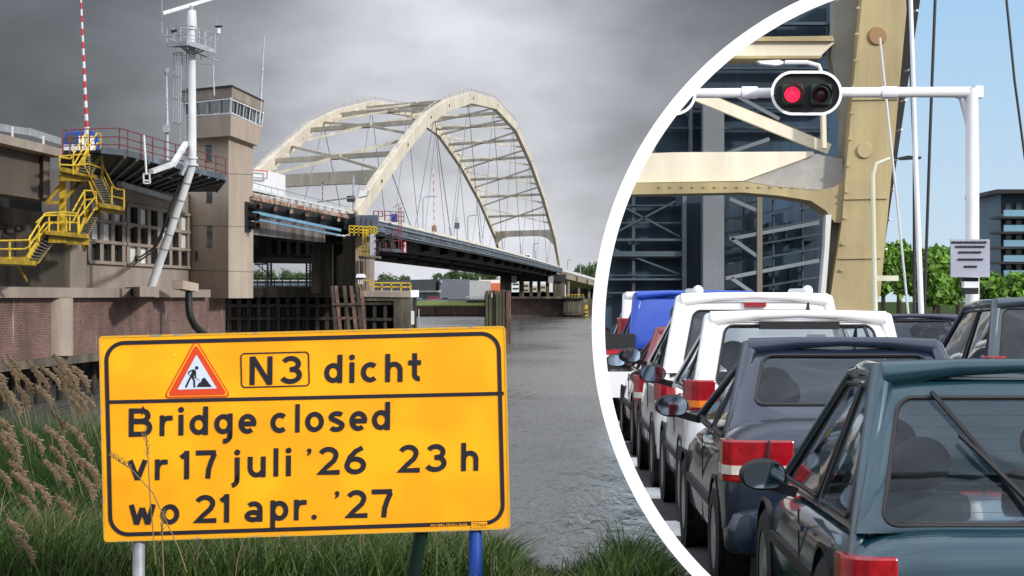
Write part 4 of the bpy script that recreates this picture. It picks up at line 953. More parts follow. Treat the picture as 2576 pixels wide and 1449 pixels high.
# ================================================================ YELLOW SIGN
DS = 11.0; TLp, BLp, BRp, TRp = (245, 847), (262, 1363), (1283, 1330), (1265, 820)
pTL, pBL, pBR = P(*TLp, DS), P(*BLp, DS), P(*BRp, DS+.15)
ux = (pBR-pBL); SW = ux.length; ux.normalize(); uz = (pTL-pBL); uz = (uz-ux*uz.dot(ux)); SH = uz.length; uz.normalize(); un = ux.cross(uz)   # towards the camera
if un.y > 0: un = -un
K = SW/1021.5     # metres per display pixel on the board
def sl(px, py, lift=0):
    """display pixel -> point on the board"""
    e1 = Vector((1021, -33)); e2 = Vector((17, 516)); d = Vector((px-TLp[0], py-TLp[1])); det = e1.x*e2.y-e1.y*e2.x
    a = (d.x*e2.y-d.y*e2.x)/det; b = (e1.x*d.y-e1.y*d.x)/det
    return pBL+uz*(SH*(1-b))+ux*(SW*a)+un*lift
def loc2(u, v, lift=0): return pBL+ux*u+uz*v+un*lift
sgn = thing('road_sign', 'big yellow roadworks sign announcing the bridge closure, standing in the grass', 'sign', (pBL.x+SW/2, DS, 0))
def signmat():
    m = mat('sign_yellow', (.90, .40, .002), .42, var=.0, spec=.4); t = m.node_tree; b = t.nodes['Principled BSDF']
    tcn = t.nodes.new('ShaderNodeTexCoord')
    vo = t.nodes.new('ShaderNodeTexVoronoi'); vo.inputs['Scale'].default_value = 17; nz_ = t.nodes.new('ShaderNodeTexNoise'); nz_.inputs['Scale'].default_value = 2.6; nz_.inputs['Detail'].default_value = 2
    t.links.new(tcn.outputs['Object'], vo.inputs['Vector']); t.links.new(tcn.outputs['Object'], nz_.inputs['Vector'])
    rp = t.nodes.new('ShaderNodeValToRGB'); rp.color_ramp.elements[0].position = .05; rp.color_ramp.elements[0].color = (.7, .7, .7, 1); rp.color_ramp.elements[1].position = .085; rp.color_ramp.elements[1].color = (0, 0, 0, 1); t.links.new(vo.outputs['Distance'], rp.inputs[0])
    n3 = t.nodes.new('ShaderNodeTexNoise'); n3.inputs['Scale'].default_value = 5; t.links.new(tcn.outputs['Object'], n3.inputs['Vector'])
    r3 = t.nodes.new('ShaderNodeValToRGB'); r3.color_ramp.elements[0].position = .54; r3.color_ramp.elements[1].position = .6; t.links.new(n3.outputs[0], r3.inputs[0])
    mu = t.nodes.new('ShaderNodeMath'); mu.operation = 'MULTIPLY'; t.links.new(rp.outputs[0], mu.inputs[0]); t.links.new(r3.outputs[0], mu.inputs[1])
    mr = t.nodes.new('ShaderNodeValToRGB'); mr.color_ramp.elements[0].position = .4; mr.color_ramp.elements[0].color = (.84, .345, .001, 1); mr.color_ramp.elements[1].position = .6; mr.color_ramp.elements[1].color = (.95, .42, .002, 1); t.links.new(nz_.outputs[0], mr.inputs[0])
    mi = t.nodes.new('ShaderNodeMix'); mi.data_type = 'RGBA'; t.links.new(mu.outputs[0], mi.inputs[0]); t.links.new(mr.outputs[0], mi.inputs[6]); mi.inputs[7].default_value = (.95, .62, .25, 1); t.links.new(mi.outputs[2], b.inputs['Base Color'])
    return m
M['sign'] = signmat(); M['ink'] = mat('sign_black', (.012, .011, .018), .45); M['signred'] = mat('sign_red', (.62, .055, .01), .45); M['signwhite'] = mat('sign_white', (.55, .64, .78), .45)
M['edge'] = mat('worn_sign_edge', (.62, .33, .02), .5, col2=(.25, .24, .2), scale=14, fac=(.36, .44))
def rrect(u0, v0, u1, v1, r, n=8):
    pts = []
    for cx_, cy_, a0 in ((u1-r, v1-r, 0), (u0+r, v1-r, 90), (u0+r, v0+r, 180), (u1-r, v0+r, 270)):
        for k in range(n+1): a = math.radians(a0+90*k/n); pts.append((cx_+r*math.cos(a), cy_+r*math.sin(a)))
    return pts
MB().prism([loc2(u, v) for u, v in rrect(0, 0, SW, SH, .02, 5)], un*-.03).build('panel', M['sign'], sgn)
mb = MB(); q = rrect(-.002, -.002, SW+.002, SH+.002, .02, 5); q2 = rrect(.007, .007, SW-.007, SH-.007, .016, 5)
n = len(q); mb.add([loc2(u, v, .0025) for u, v in q]+[loc2(u, v, .0025) for u, v in q2]+[loc2(u, v, -.031) for u, v in q], [(i, (i+1) % n, n+(i+1) % n, n+i) for i in range(n)]+[(i, 2*n+i, 2*n+(i+1) % n, (i+1) % n) for i in range(n)]).build('edge', M['edge'], sgn)
def band(outer, inner, lift, name, m):
    n = len(outer); MB().add([loc2(u, v, lift) for u, v in outer]+[loc2(u, v, lift) for u, v in inner], [(i, (i+1) % n, n+(i+1) % n, n+i) for i in range(n)]).build(name, m, sgn)
i0, tk = 12*K, 10*K
band(rrect(i0, i0, SW-i0, SH-i0, 50*K), rrect(i0+tk, i0+tk, SW-i0-tk, SH-i0-tk, 40*K), .004, 'border', M['ink'])
def z6(zx, zy, lift=0): return sl(268.3+zx*.3906, 825+zy*.3906, lift)
mb = MB(); mb.quad(z6(-8, 489, .0035), z6(2550, 422, .0035), z6(2550, 398, .0035), z6(-8, 466, .0035)); mb.build('divider', M['ink'], sgn)
# N3 box
def z6uv(zx, zy):
    p = z6(zx, zy)-pBL; return p.dot(ux), p.dot(uz)
a = z6uv(850, 383); b = z6uv(1293, 383-6); t_ = z6uv(852, 156)
o_ = rrect(a[0], a[1], b[0], t_[1], 11*K); i_ = rrect(a[0]+3.2*K, a[1]+3.2*K, b[0]-3.2*K, t_[1]-3.2*K, 8*K); band(o_, i_, .004, 'route_box', M['ink'])
# glyphs: strokes in units where cap height = 184, x-height = 128
def arc(cx_, cy_, rx, ry, a0, a1, n=14): return [(cx_+rx*math.cos(math.radians(a0+(a1-a0)*k/n)), cy_+ry*math.sin(math.radians(a0+(a1-a0)*k/n))) for k in range(n+1)]
SK = 32.0; h_ = SK/2
G = {}
G['N'] = [[(h_, 0), (h_, 184)], [(h_+2, 180), (128, 4)], [(130, 0), (130, 184)]]
G['3'] = [arc(68, 134, 48, 36, 160, -88, 14), arc(66, 58, 56, 43, 88, -165, 16)]
G['3'] = [arc(70, 132, 46, 35, 150, -90, 14)[:-1]+arc(66, 57, 58, 40, 90, -155, 18)]
G['3'] = [arc(68, 130, 48, 37, 155, -75, 14)+[(62, 94)], [(62, 94)]+arc(66, 58, 57, 41, 75, -155, 18)]
bowl = lambda cx_=60: arc(cx_, 66, 43, 49, 0, 360, 26)
G['d'] = [bowl(58), [(101, 0), (101, 184)]]
G['i'] = [[(h_, 0), (h_, 134)], 'dot']
G['c'] = [arc(62, 66, 45, 50, 48, 312, 22)]
G['h'] = [[(h_, 0), (h_, 184)], [(h_, 78)]+arc(57, 76, 40, 41, 150, 0, 12)+[(97, 0)]]
G['t'] = [[(44, 184), (44, 50)]+arc(74, 48, 30, 31, 180, 280, 8), [(2, 122), (86, 122)]]
G['B'] = [[(h_, 0), (h_, 184)], [(h_, 167), (84, 167)]+arc(84, 134, 38, 33, 90, -90, 12)+[(h_, 101)], [(h_, 98), (90, 98)]+arc(90, 57, 44, 40, 90, -90, 12)+[(h_, 17)]]
G['r'] = [[(h_, 0), (h_, 134)], [(h_, 70)]+arc(60, 72, 42, 44, 160, 78, 8)+[(86, 116)]]
G['g'] = [bowl(58), [(101, 134), (101, -10)]+arc(60, -8, 41, 38, 0, -95, 8)]
G['e'] = [arc(59, 66, 43, 49, 0, 310, 22), [(18, 66), (114, 66)]]
G['l'] = [[(h_, 0), (h_, 184)]]
G['o'] = [arc(60, 66, 45, 50, 0, 360, 28)]
G['s'] = [arc(56, 94, 38, 24, 35, 180, 10)+[(22, 84), (50, 72), (76, 58)]+arc(52, 40, 38, 26, 20, -150, 12)]
G['v'] = [[(15, 134), (64, 8)], [(64, 8), (112, 134)]]
G['1'] = [[(36, 0), (36, 184)], [(0, 140), (40, 172)]]
G['7'] = [[(0, 167), (130, 167)], [(122, 160), (100, 110), (84, 60), (78, 0)]]
G['j'] = [[(44, 134), (44, -10)]+arc(4, -8, 40, 40, 0, -80, 8), 'dotj']
G['u'] = [[(h_, 134), (h_, 60)]+arc(58, 58, 41, 43, 180, 320, 12)+[(101, 40)], [(101, 0), (101, 134)]]
G['2'] = [arc(68, 128, 50, 40, 160, -20, 14)+[(104, 92), (60, 54), (22, 17), (142, 17)]]
G['6'] = [arc(68, 58, 52, 42, 0, 360, 26), [(18, 66), (34, 110), (70, 150), (112, 172)]]
G['w'] = [[(16, 134), (50, 6)], [(50, 6), (86, 112)], [(86, 112), (122, 6)], [(122, 6), (156, 134)]]
G['a'] = [arc(58, 84, 40, 33, 140, 0, 10)+[(99, 80), (99, 0)], arc(56, 38, 40, 24, 0, 360, 20)]
G['p'] = [[(h_, -50), (h_, 134)], arc(60, 66, 43, 49, 0, 360, 26)]
def ribbon(mb, pts, w_, lift, org, closed=False):
    P2 = [Vector((x, y)) for x, y in pts]; n = len(P2); closed = (P2[0]-P2[-1]).length < .5
    if closed: P2 = P2[:-1]; n -= 1
    vs = []
    for i in range(n):
        a_, b_ = (P2[i-1] if (i > 0 or closed) else None), (P2[(i+1) % n] if (i < n-1 or closed) else None)
        d1 = (P2[i]-a_).normalized() if a_ is not None else None; d2 = (b_-P2[i]).normalized() if b_ is not None else None
        if d1 is None: d1 = d2
        if d2 is None: d2 = d1
        n1, n2 = Vector((-d1.y, d1.x)), Vector((-d2.y, d2.x)); m_ = (n1+n2); 
        m_ = m_.normalized() if m_.length > 1e-4 else n1; s_ = min(1/max(m_.dot(n1), .35), 2.2)
        for sg_ in (1, -1): q = P2[i]+m_*s_*w_/2*sg_; vs.append(org(q.x, q.y, lift))
    fs = [(2*i, 2*i+1, 2*((i+1) % n)+1, 2*((i+1) % n)) for i in range(n if closed else n-1)]
    mb.add(vs, fs)
def glyph(mb, ch, x0, base_, x1=None, thick=SK):
    sx = 1.0
    if x1 is not None:
        ws = {'N': 147, '3': 138, 'd': 118, 'c': 118, 'h': 114, 't': 88, 'B': 151, 'r': 90, 'g': 118, 'e': 116, 'o': 122, 's': 108, 'v': 127, '1': 53, '7': 137, 'j': 61, 'u': 118, '2': 143, '6': 136, 'w': 172, 'a': 116, 'p': 118, 'i': 34, 'l': 34}.get(ch, 118); sx = (x1-x0)/ws
    def org(u, v, lift): return z6(x0+u*sx, base_-v-(u*sx)*.026*1.0+0, lift)
    for k, st_ in enumerate(G[ch]):
        lf = .004+.0004*k
        if st_ in ('dot', 'dotj'):
            cx_ = h_ if st_ == 'dot' else 44; mb.add([org(cx_+19*math.cos(t), 166+19*math.sin(t), lf) for t in [i*math.pi/8 for i in range(16)]], [tuple(range(16))])
        else: ribbon(mb, st_, thick*(1.0), lf, org)
def text(items, name='lettering'):
    for it in items: mb = MB(); glyph(mb, *it); mb.build('letter', M['ink'], sgn)
text([('N', 905, 363, 1052), ('3', 1100, 357, 1240), ('d', 1385, 349, 1502), ('i', 1547, 346, 1581), ('c', 1620, 343, 1738), ('h', 1778, 340, 1892), ('t', 1925, 335, 2012)])
text([('B', 135, 701, 286), ('r', 332, 695, 418), ('i', 452, 691, 486), ('d', 524, 689, 642), ('g', 681, 683, 799), ('e', 836, 681, 950), ('c', 1040, 674, 1156), ('l', 1200, 669, 1231), ('o', 1265, 667, 1386), ('s', 1413, 664, 1521), ('e', 1550, 660, 1664), ('d', 1696, 653, 1813)])
text([('v', 130, 986, 257), ('r', 304, 979, 389), ('1', 470, 974, 524), ('7', 565, 970, 700), ('j', 786, 966, 847), ('u', 897, 961, 1014), ('l', 1063, 955, 1096), ('i', 1143, 952, 1177), ('2', 1348, 946, 1490), ('6', 1520, 941, 1660), ('2', 1867, 931, 2008), ('3', 2042, 925, 2180), ('h', 2276, 917, 2389)])
text([('w', 140, 1272, 312), ('o', 343, 1267, 463), ('2', 558, 1259, 700), ('1', 728, 1253, 782), ('a', 880, 1249, 996), ('p', 1045, 1243, 1160), ('r', 1197, 1238, 1282), ('2', 1532, 1226, 1672), ('7', 1698, 1220, 1836)])
mb = MB(); cc = (1327, 1217); mb.add([z6(cc[0]+17*math.cos(t), cc[1]+17*math.sin(t), .004) for t in [i*math.pi/8 for i in range(16)]], [tuple(range(16))])
for x, y in ((1292, 785), (1474, 1062)):
    mb.add([z6(x+15*math.cos(t), y+14*math.sin(t), .004) for t in [i*math.pi/8 for i in range(16)]], [tuple(range(16))])
    mb.add([z6(x+14, y-2, .0045), z6(x+10, y+20, .0045), z6(x-10, y+36, .0045), z6(x-12, y+28, .0045), z6(x-2, y+8, .0045)], [(0, 1, 2, 3, 4)])
mb.build('punctuation', M['ink'], sgn)
# warning triangle
def tri(ax, ay, lx, ly_, rx, ry_, r, lift, nm, m):
    V3 = [Vector((ax, ay)), Vector((lx, ly_)), Vector((rx, ry_))]; pts = []
    for i in range(3):
        p, a_, b_ = V3[i], V3[i-1], V3[(i+1) % 3]; d1 = (a_-p).normalized(); d2 = (b_-p).normalized()
        q0, q1 = p+d1*r, p+d2*r
        for k in range(7): t = k/6; q = q0*(1-t)**2+p*2*t*(1-t)+q1*t*t; pts.append(z6(q.x, q.y, lift))
    return MB().add(pts, [tuple(range(len(pts)))]).build(nm, m, wt)
wt = MB().add([z6(560, 78, .0036), z6(362, 446, .0036), z6(780, 437, .0036)], [(0, 1, 2)])
V3 = None
class _W: pass
pts = []
def tri_pts(T, r, lift):
    V3 = [Vector(p) for p in T]; pts = []
    for i in range(3):
        p, a_, b_ = V3[i], V3[i-1], V3[(i+1) % 3]; q0, q1 = p+(a_-p).normalized()*r, p+(b_-p).normalized()*r
        for k in range(7): t = k/6; q = q0*(1-t)**2+p*2*t*(1-t)+q1*t*t; pts.append(z6(q.x, q.y, lift))
    return pts
def flat(pts, nm, m, par): return MB().add(pts, [tuple(range(len(pts)))]).build(nm, m, par)
wt = flat(tri_pts([(557, 66), (352, 452), (788, 441)], 46, .0036), 'warning_triangle', M['signred'], sgn)
flat(tri_pts([(557, 84), (366, 442), (773, 432)], 34, .0044), 'yellow_line', M['sign'], wt)
flat(tri_pts([(557, 98), (378, 437), (763, 427)], 34, .0052), 'red_field', M['signred'], wt)
flat(tri_pts([(562, 168), (443, 395), (695, 386)], 8, .006), 'white_field', M['signwhite'], wt)
def z7p(x, y): return (600*1+x*.1863, 1250+y*.1863)     # from the close crop to full px
def t7(x, y, lift=.007): fx, fy = z7p(x, y); return sl(fx*.6708, fy*.6708, lift)
mb = MB()
mb.add([t7(692+36*math.cos(t), 685+36*math.sin(t)) for t in [i*math.pi/8 for i in range(16)]], [tuple(range(16))])
mb.add([t7(*p) for p in ((585, 722), (650, 715), (680, 745), (670, 800), (640, 850), (625, 885), (560, 865), (580, 800), (600, 755))], [tuple(range(9))])
def t7rib(pts, w_, lift): ribbon(mb, [(x, -y) for x, y in pts], w_, lift, lambda u, v, l: t7(u, -v, l))
t7rib([(610, 735), (560, 750), (518, 800)], 26, .0074); t7rib([(518, 800), (560, 835), (660, 880), (755, 940)], 10, .0078); t7rib([(662, 745), (670, 800), (672, 890)], 26, .0082)
t7rib([(580, 860), (530, 960), (478, 1080)], 34, .0086); t7rib([(605, 860), (645, 940), (652, 1078)], 34, .009)
mb.add([t7(*p) for p in ((692, 1072), (735, 990), (775, 970), (800, 910), (835, 878), (865, 895), (910, 955), (1000, 1068))], [tuple(range(8))])
mb.build('worker_pictogram', M['ink'], wt)
# small printed code
def smalltext(s_, zx0, zy0, zx1, col_, nm, lift):
    cu = bpy.data.curves.new(nm, 'FONT'); cu.body = s_; cu.size = 1; tmp = bpy.data.objects.new(nm, cu); S.collection.objects.link(tmp)
    bpy.context.view_layer.update(); dg = bpy.context.evaluated_depsgraph_get(); me = bpy.data.meshes.new_from_object(tmp.evaluated_get(dg)); bpy.data.objects.remove(tmp)
    xs = [v.co.x for v in me.vertices]; w_ = max(xs); a_ = z6(zx0, zy0, lift); b_ = z6(zx1, zy0-(zx1-zx0)*.026, lift); sc_ = (b_-a_).length/w_
    for v in me.vertices: v.co = a_+ux*v.co.x*sc_+uz*v.co.y*sc_-ORG[sgn.name]
    me.materials.append(col_); o = bpy.data.objects.new(nm, me); S.collection.objects.link(o); o.parent = sgn
smalltext('PR13895-105761-26-06', 2080, 1281, 2318, M['sign'], 'print_code', .0048)
mb = MB(); mb.quad(z6(2345, 1287, .0046), z6(2448, 1284, .0046), z6(2448, 1246, .0046), z6(2345, 1249, .0046)); mb.build('maker_plate', M['sign'], sgn)
smalltext('TSNed', 2352, 1278, 2442, M['ink'], 'maker_mark', .0052)
# legs
bl = mat('blue_post_paint', (.01, .06, .32), .45, var=.1, scale=30, col2=(.2, .3, .5), fac=(.28, .36))
MB().tube(sl(346, 1340, -.05), P(347, 1700, DS), .031, n=16).build('leg', M['galv'], sgn, smooth=True); MB().tube(sl(1196, 1310, -.06), P(1200, 1700, DS+.1), .033, n=16).build('leg', bl, sgn, smooth=True)
MB().bar(sl(1058, 1310, -.1), P(1018, 1620, DS+.4), .04, .045).build('brace', mat('dark_green_post', (.015, .04, .03), .5), sgn)
MB().tube(sl(1060, 1335, -.05), P(1035, 1470, DS+.3), .035, n=12).build('rear_leg', mat('green_post', (.01, .03, .022), .5), sgn, smooth=True)
for x, y in ((346, 1352), (1196, 1322)): MB().lathe(sl(x, y, -.045), (0, 0, 1), [(0, 0), (0, .028), (.05, .028), (.05, 0)], 12).build('clamp', M['galv'], sgn)

# ================================================================ GRASS AND REEDS
def blades(n, X, D, Z0, Hh, W_, lean, mname, name, seg=4, curl=.5):
    a = rng.uniform(0, 2*np.pi, n); la = lean*rng.uniform(.2, 1.2, n)*Hh
    wind = np.stack([np.cos(a)*la-.35*la*0+.25*la, np.sin(a)*la*.7], 1)
    V = np.zeros((n, seg+1, 2, 3)); fa_ = rng.uniform(-1.0, 1.0, n)
    for k in range(seg+1):
        t = k/seg; cx_ = X+wind[:, 0]*t**2; cy_ = D+wind[:, 1]*t**2; cz_ = Z0+Hh*(t-curl*.45*t**3)
        w_ = W_*(1-t)**.7*.5+.0005
        V[:, k, 0] = np.stack([cx_-np.cos(fa_)*w_, cy_-np.sin(fa_)*w_, cz_], 1); V[:, k, 1] = np.stack([cx_+np.cos(fa_)*w_, cy_+np.sin(fa_)*w_, cz_], 1)
    V = V.reshape(-1, 3); b0 = (np.arange(n)*(seg+1)*2)[:, None]
    fs = np.concatenate([np.stack([b0[:, 0]+2*k, b0[:, 0]+2*k+1, b0[:, 0]+2*k+3, b0[:, 0]+2*k+2], 1) for k in range(seg)])
    me = bpy.data.meshes.new(name); me.vertices.add(len(V)); me.vertices.foreach_set('co', V.ravel()); me.loops.add(fs.size); me.loops.foreach_set('vertex_index', fs.ravel().astype(np.int32))
    me.polygons.add(len(fs)); me.polygons.foreach_set('loop_start', np.arange(0, fs.size, 4, dtype=np.int32)); me.polygons.foreach_set('loop_total', np.full(len(fs), 4, dtype=np.int32)); me.update(calc_edges=True); me.validate()
    me.materials.append(M[mname]); o = bpy.data.objects.new(name, me); S.collection.objects.link(o); return o
M['grass'] = leafmat('grass_blades', (.016, .036, .006), (.062, .125, .016)); M['grass_dry'] = leafmat('dry_grass', (.16, .12, .05), (.34, .26, .13)); M['reedleaf'] = leafmat('reed_leaves', (.012, .032, .006), (.045, .105, .014))
def pxof(X, D): return CX+F*X/D
def scatter(n, x0, x1, D0, D1):
    D = rng.uniform(D0, D1, n); x = rng.uniform(x0, x1, n); X = (x-CX)/F*D
    # keep off the carriageway inside the round frame
    return X, D, x
def bankz(X, D): return np.where(D > 13.9, -.04-(D-13.9)*.42, -.04)-.03
def hfun(x): return np.interp(x, [-100, 150, 260, 300, 500, 1000, 1250, 1330, 1420, 1500, 1580, 1660, 1800], [.6, .6, .55, .52, .50, .50, .46, .22, .16, .27, .42, .36, .3])
def ringok(x, D, top):   # ground right of this line is paved
    return x < np.where(top > 1200, 1745, 1700)
X, D, x = scatter(30000, -80, 1760, 12.9, 15.2); hh = hfun(x)*rng.uniform(.5, 1.15, len(x)); 
yt = HY+(EYE-(bankz(X, D)+hh))/D*F; rin = (x-RX)**2+(yt-RY)**2 > (RO-4)**2; k_ = rin
o = blades(int(k_.sum()), X[k_], D[k_], bankz(X, D)[k_], hh[k_], rng.uniform(.006, .02, k_.sum()), .5, 'grass', 'grass'); tag(o, 'tall green grass covering the river bank below the yellow sign', 'grass', kind='stuff')
X, D, x = scatter(62000, -120, 300, 13.3, 19); D = np.where(np.arange(len(D)) % 2 == 0, D, rng.uniform(15.6, 18.2, len(D))); X = (x-CX)/F*D; zb_ = bankz(X, D); hh = (np.interp(D, [13.2, 14, 15, 16, 17, 19], [.38, .56, .80, 1.12, 1.42, 1.62])-zb_)*rng.uniform(.5, 1.02, len(x))
o = blades(len(x), X, D, zb_, hh, rng.uniform(.010, .022, len(x)), .42, 'reedleaf', 'reed_leaves', 5); tag(o, 'dense dark green reed leaves left of the yellow sign', 'reeds', kind='stuff')
X, D, x = scatter(1500, -80, 1760, 12.9, 14.6); hh = hfun(x)*rng.uniform(.8, 1.4, len(x)); yt = HY+(EYE-(bankz(X, D)+hh))/D*F; k_ = (x-RX)**2+(yt-RY)**2 > (RO-4)**2
X2, D2, x2 = scatter(420, 1400, 1690, 12.9, 14.3); h2 = hfun(x2)*rng.uniform(1.0, 1.75, len(x2)); y2 = HY+(EYE-(bankz(X2, D2)+h2))/D2*F; k2 = (x2-RX)**2+(y2-RY)**2 > (RO+6)**2
o = blades(int(k2.sum()), X2[k2], D2[k2], bankz(X2, D2)[k2], h2[k2], rng.uniform(.005, .010, k2.sum()), .5, 'grass', 'tall_grass', 5); tag(o, 'taller loose grass blades in front of the water beside the white hoop', 'grass', kind='stuff')
o = blades(int(k_.sum()), X[k_], D[k_], bankz(X, D)[k_], hh[k_], rng.uniform(.003, .006, k_.sum()), .35, 'grass_dry', 'dry_grass', 4); tag(o, 'thin straw-coloured dry stalks standing among the green bank grass', 'dry grass', kind='stuff')
# reed plants with plumes
M['plume'] = leafmat('reed_plume', (.13, .085, .045), (.30, .215, .125)); M['stalk'] = mat('reed_stalk', (.16, .14, .06), .7)
def reed_mesh(h, lean, seed):
    r = np.random.default_rng(seed); pts = []; mb = MB()
    for k in range(9): t = k/8; pts.append(Vector((-lean*h*t**2.2, 0, h*(t-.05*t**3))))
    mb.poly(pts, [.004-.0025*k/8 for k in range(9)], 5)
    pm = MB(); top = pts[-1]; d = (pts[-1]-pts[-2]).normalized(); L_ = .21
    for k in range(330):
        t = r.uniform(0, 1); p = top+d*(t-.35)*L_+Vector((-.25*L_*t*t, 0, -.12*L_*t*t)); sp_ = math.sin(math.pi*min(t*1.0+.05, 1))**.7*.026
        q = Vector((abs(r.normal())*sp_*.9, r.normal()*sp_*.5, -abs(r.normal())*.02-.03*r.uniform()))
        e = p+q; w_ = Vector((0, .0015, .0018)); pm.add([p-w_, p+w_, e+w_*.8+Vector((0, 0, .006)), e-w_*.8], [(0, 1, 2, 3)])
        e2 = p+Vector((q.x*.4, q.y, q.z*.6)); pm.add([e2-Vector((.004, 0, .002)), e2+Vector((0, 0, .004)), e2+Vector((.006, 0, -.002)), e2-Vector((0, 0, .009))], [(0, 1, 2, 3)])
    return mb, pm
ordn = lambda k: f'{k}' + ('th' if 10 < k % 100 < 14 else {1: 'st', 2: 'nd', 3: 'rd'}.get(k % 10, 'th'))
protos = []
for s_ in range(5):
    t = thing('reed', '', 'reed', (0, 0, 0), 'plumed reeds on the left bank'); a, b = reed_mesh(1.55, .10+.035*s_, s_)
    a.build('stalk', M['stalk'], t, local=True); b.build('plume', M['plume'], t, local=True); protos.append(t)
spots = [(40, 905, 16.5), (92, 915, 16), (30, 965, 15.6), (112, 935, 17), (150, 925, 16.2), (168, 905, 17), (190, 925, 16.5), (196, 948, 16.8), (210, 990, 15.8), (232, 985, 16.4), (75, 950, 17.4), (8, 925, 17), (128, 975, 16), (222, 1105, 15), (208, 1130, 15.2), (186, 1112, 14.8), (172, 1175, 14.6), (150, 1160, 14.9), (60, 1165, 14.7),
         (82, 1190, 14.3), (232, 1200, 14.2), (120, 1215, 14.2), (90, 1250, 14.0), (180, 1260, 14.1), (8, 1175, 14.5), (198, 1290, 13.9), (60, 1310, 13.2), (84, 1350, 12.7), (210, 1070, 15.5), (246, 1150, 15), (380, 1395, 13.5), (425, 1405, 13.2), (700, 1410, 13.6), (108, 1085, 15.3), (36, 1090, 15.6), (152, 1045, 16)]
rs = random.Random(5)
for k in range(11): spots.append((rs.randint(0, 240), rs.randint(898, 1000), round(rs.uniform(15.9, 17.6), 2)))
for k in range(7): spots.append((rs.randint(0, 245), rs.randint(1050, 1175), round(rs.uniform(14.5, 15.4), 2)))
for k, (x, y, D) in enumerate(spots):
    o = protos[k] if k < 5 else copy_tree(protos[k % 5])
    tip = P(x, y, D); pk = k % 5; hz = 1.55*(.92)
    s_ = random.uniform(.82, 1.0); o.scale = (s_, s_, s_); o.rotation_euler = (0, 0, random.uniform(-.35, .35))
    o.location = (tip.x+(.10+.035*pk)*1.55*s_*.9, D, tip.z-hz*s_-.1)
    row = 'back' if y < 1000 else 'middle' if y < 1180 else 'front'
    rk = sorted(q for q in spots if q[0] < 300 and ('back' if q[1] < 1000 else 'middle' if q[1] < 1180 else 'front') == row).index((x, y, D))+1 if x < 300 else 0
    o['label'] = f'brown feathery plume, {ordn(rk)} from the left in the {row} row of reeds' if x < 300 else {380: 'low brown reed plume beside the grey left leg of the sign', 425: 'low brown reed plume just right of the grey left leg of the sign', 700: 'low brown reed plume in the grass under the middle of the sign'}[x]
    o['group'] = f'{row} row reed plumes left of the sign' if x < 300 else 'reed plumes under the sign'
# stalks in front of the sign
for k, pts in enumerate(([(365, 1085), (372, 1150), (378, 1260), (392, 1420)], [(275, 1145), (330, 1180), (385, 1240), (450, 1380), (470, 1440)], [(410, 1290), (408, 1350), (412, 1450)])):
    o = MB(); q = [P(x, y, DS-.25-.04*k) for x, y in pts]; o.poly(q, [.0018, .003, .003, .003, .003][:len(q)], 5)
    for j in range(26): t = j/26; p = lerp(q[0], q[1], t)+Vector((random.uniform(-.006, .006), 0, random.uniform(-.004, .004))); o.bar(p, p+Vector((random.uniform(-.02, .02), 0, .02)), .004, .002)
    tag(o.build('grass_stalk', M['grass_dry']), ['thin dry seed stalk upright in front of the first letters of the sign', 'thin dry stalk arching from the left sign edge across the letters', 'short pale stalk before the bottom left of the sign'][k], 'grass stalk')

# ================================================================ ROUND FRAME AND THE TRAFFIC BEHIND IT
DR = 8.0; rc_ = P(RX, RY, DR)
rf = thing('round_frame', 'huge white hoop standing upright around the view of the traffic queue', 'frame', (rc_.x, DR, 0))
mb = MB(); n = 220; vs = []
for k in range(n):
    t = 2*math.pi*k/n; c, s_ = math.cos(t), math.sin(t)
    for r, y in ((RI*DR/F, DR), (RO*DR/F, DR), (RO*DR/F, DR+.03), (RI*DR/F, DR+.03)): vs.append(Vector((rc_.x+c*r, y, rc_.z+s_*r)))
mb.add(vs, [(i*4+k, i*4+(k+1) % 4, ((i+1) % n)*4+(k+1) % 4, ((i+1) % n)*4+k) for i in range(n) for k in range(4)])
M['hoop'] = mat('hoop_white', (.93, .93, .93), .5)
mb.build('hoop', M['hoop'], rf)
for dx in (-.35, .35): MB().bar((rc_.x+dx, DR+.015, 0), (rc_.x+dx, DR+.015, rc_.z-RO*DR/F+.06), .05, .028).build('foot', M['hoop'], rf)
# sky behind
def skyback():
    m = bpy.data.materials.new('clear_sky'); m.use_nodes = True; t = m.node_tree; t.nodes.clear(); o = t.nodes.new('ShaderNodeOutputMaterial'); e = t.nodes.new('ShaderNodeEmission')
    tcn = t.nodes.new('ShaderNodeTexCoord'); s_ = t.nodes.new('ShaderNodeSeparateXYZ'); t.links.new(tcn.outputs['Object'], s_.inputs[0]); mr = t.nodes.new('ShaderNodeMapRange'); mr.inputs[1].default_value = 2; mr.inputs[2].default_value = 16; t.links.new(s_.outputs[2], mr.inputs[0])
    rp = t.nodes.new('ShaderNodeValToRGB'); rp.color_ramp.elements[0].color = (.62, .76, .87, 1); rp.color_ramp.elements[1].color = (.40, .63, .88, 1); t.links.new(mr.outputs[0], rp.inputs[0]); t.links.new(rp.outputs[0], e.inputs[0]); t.links.new(e.outputs[0], o.inputs[0]); return m
DB_ = 110; c_ = P(RX, RY, DB_); R_ = 886*DB_/F
mb = MB(); mb.prism([c_+Vector((R_*math.cos(t), 0, R_*math.sin(t))) for t in [2*math.pi*k/160 for k in range(160)]], (0, .3, 0)); tag(mb.build('sky', skyback()), kind='structure')
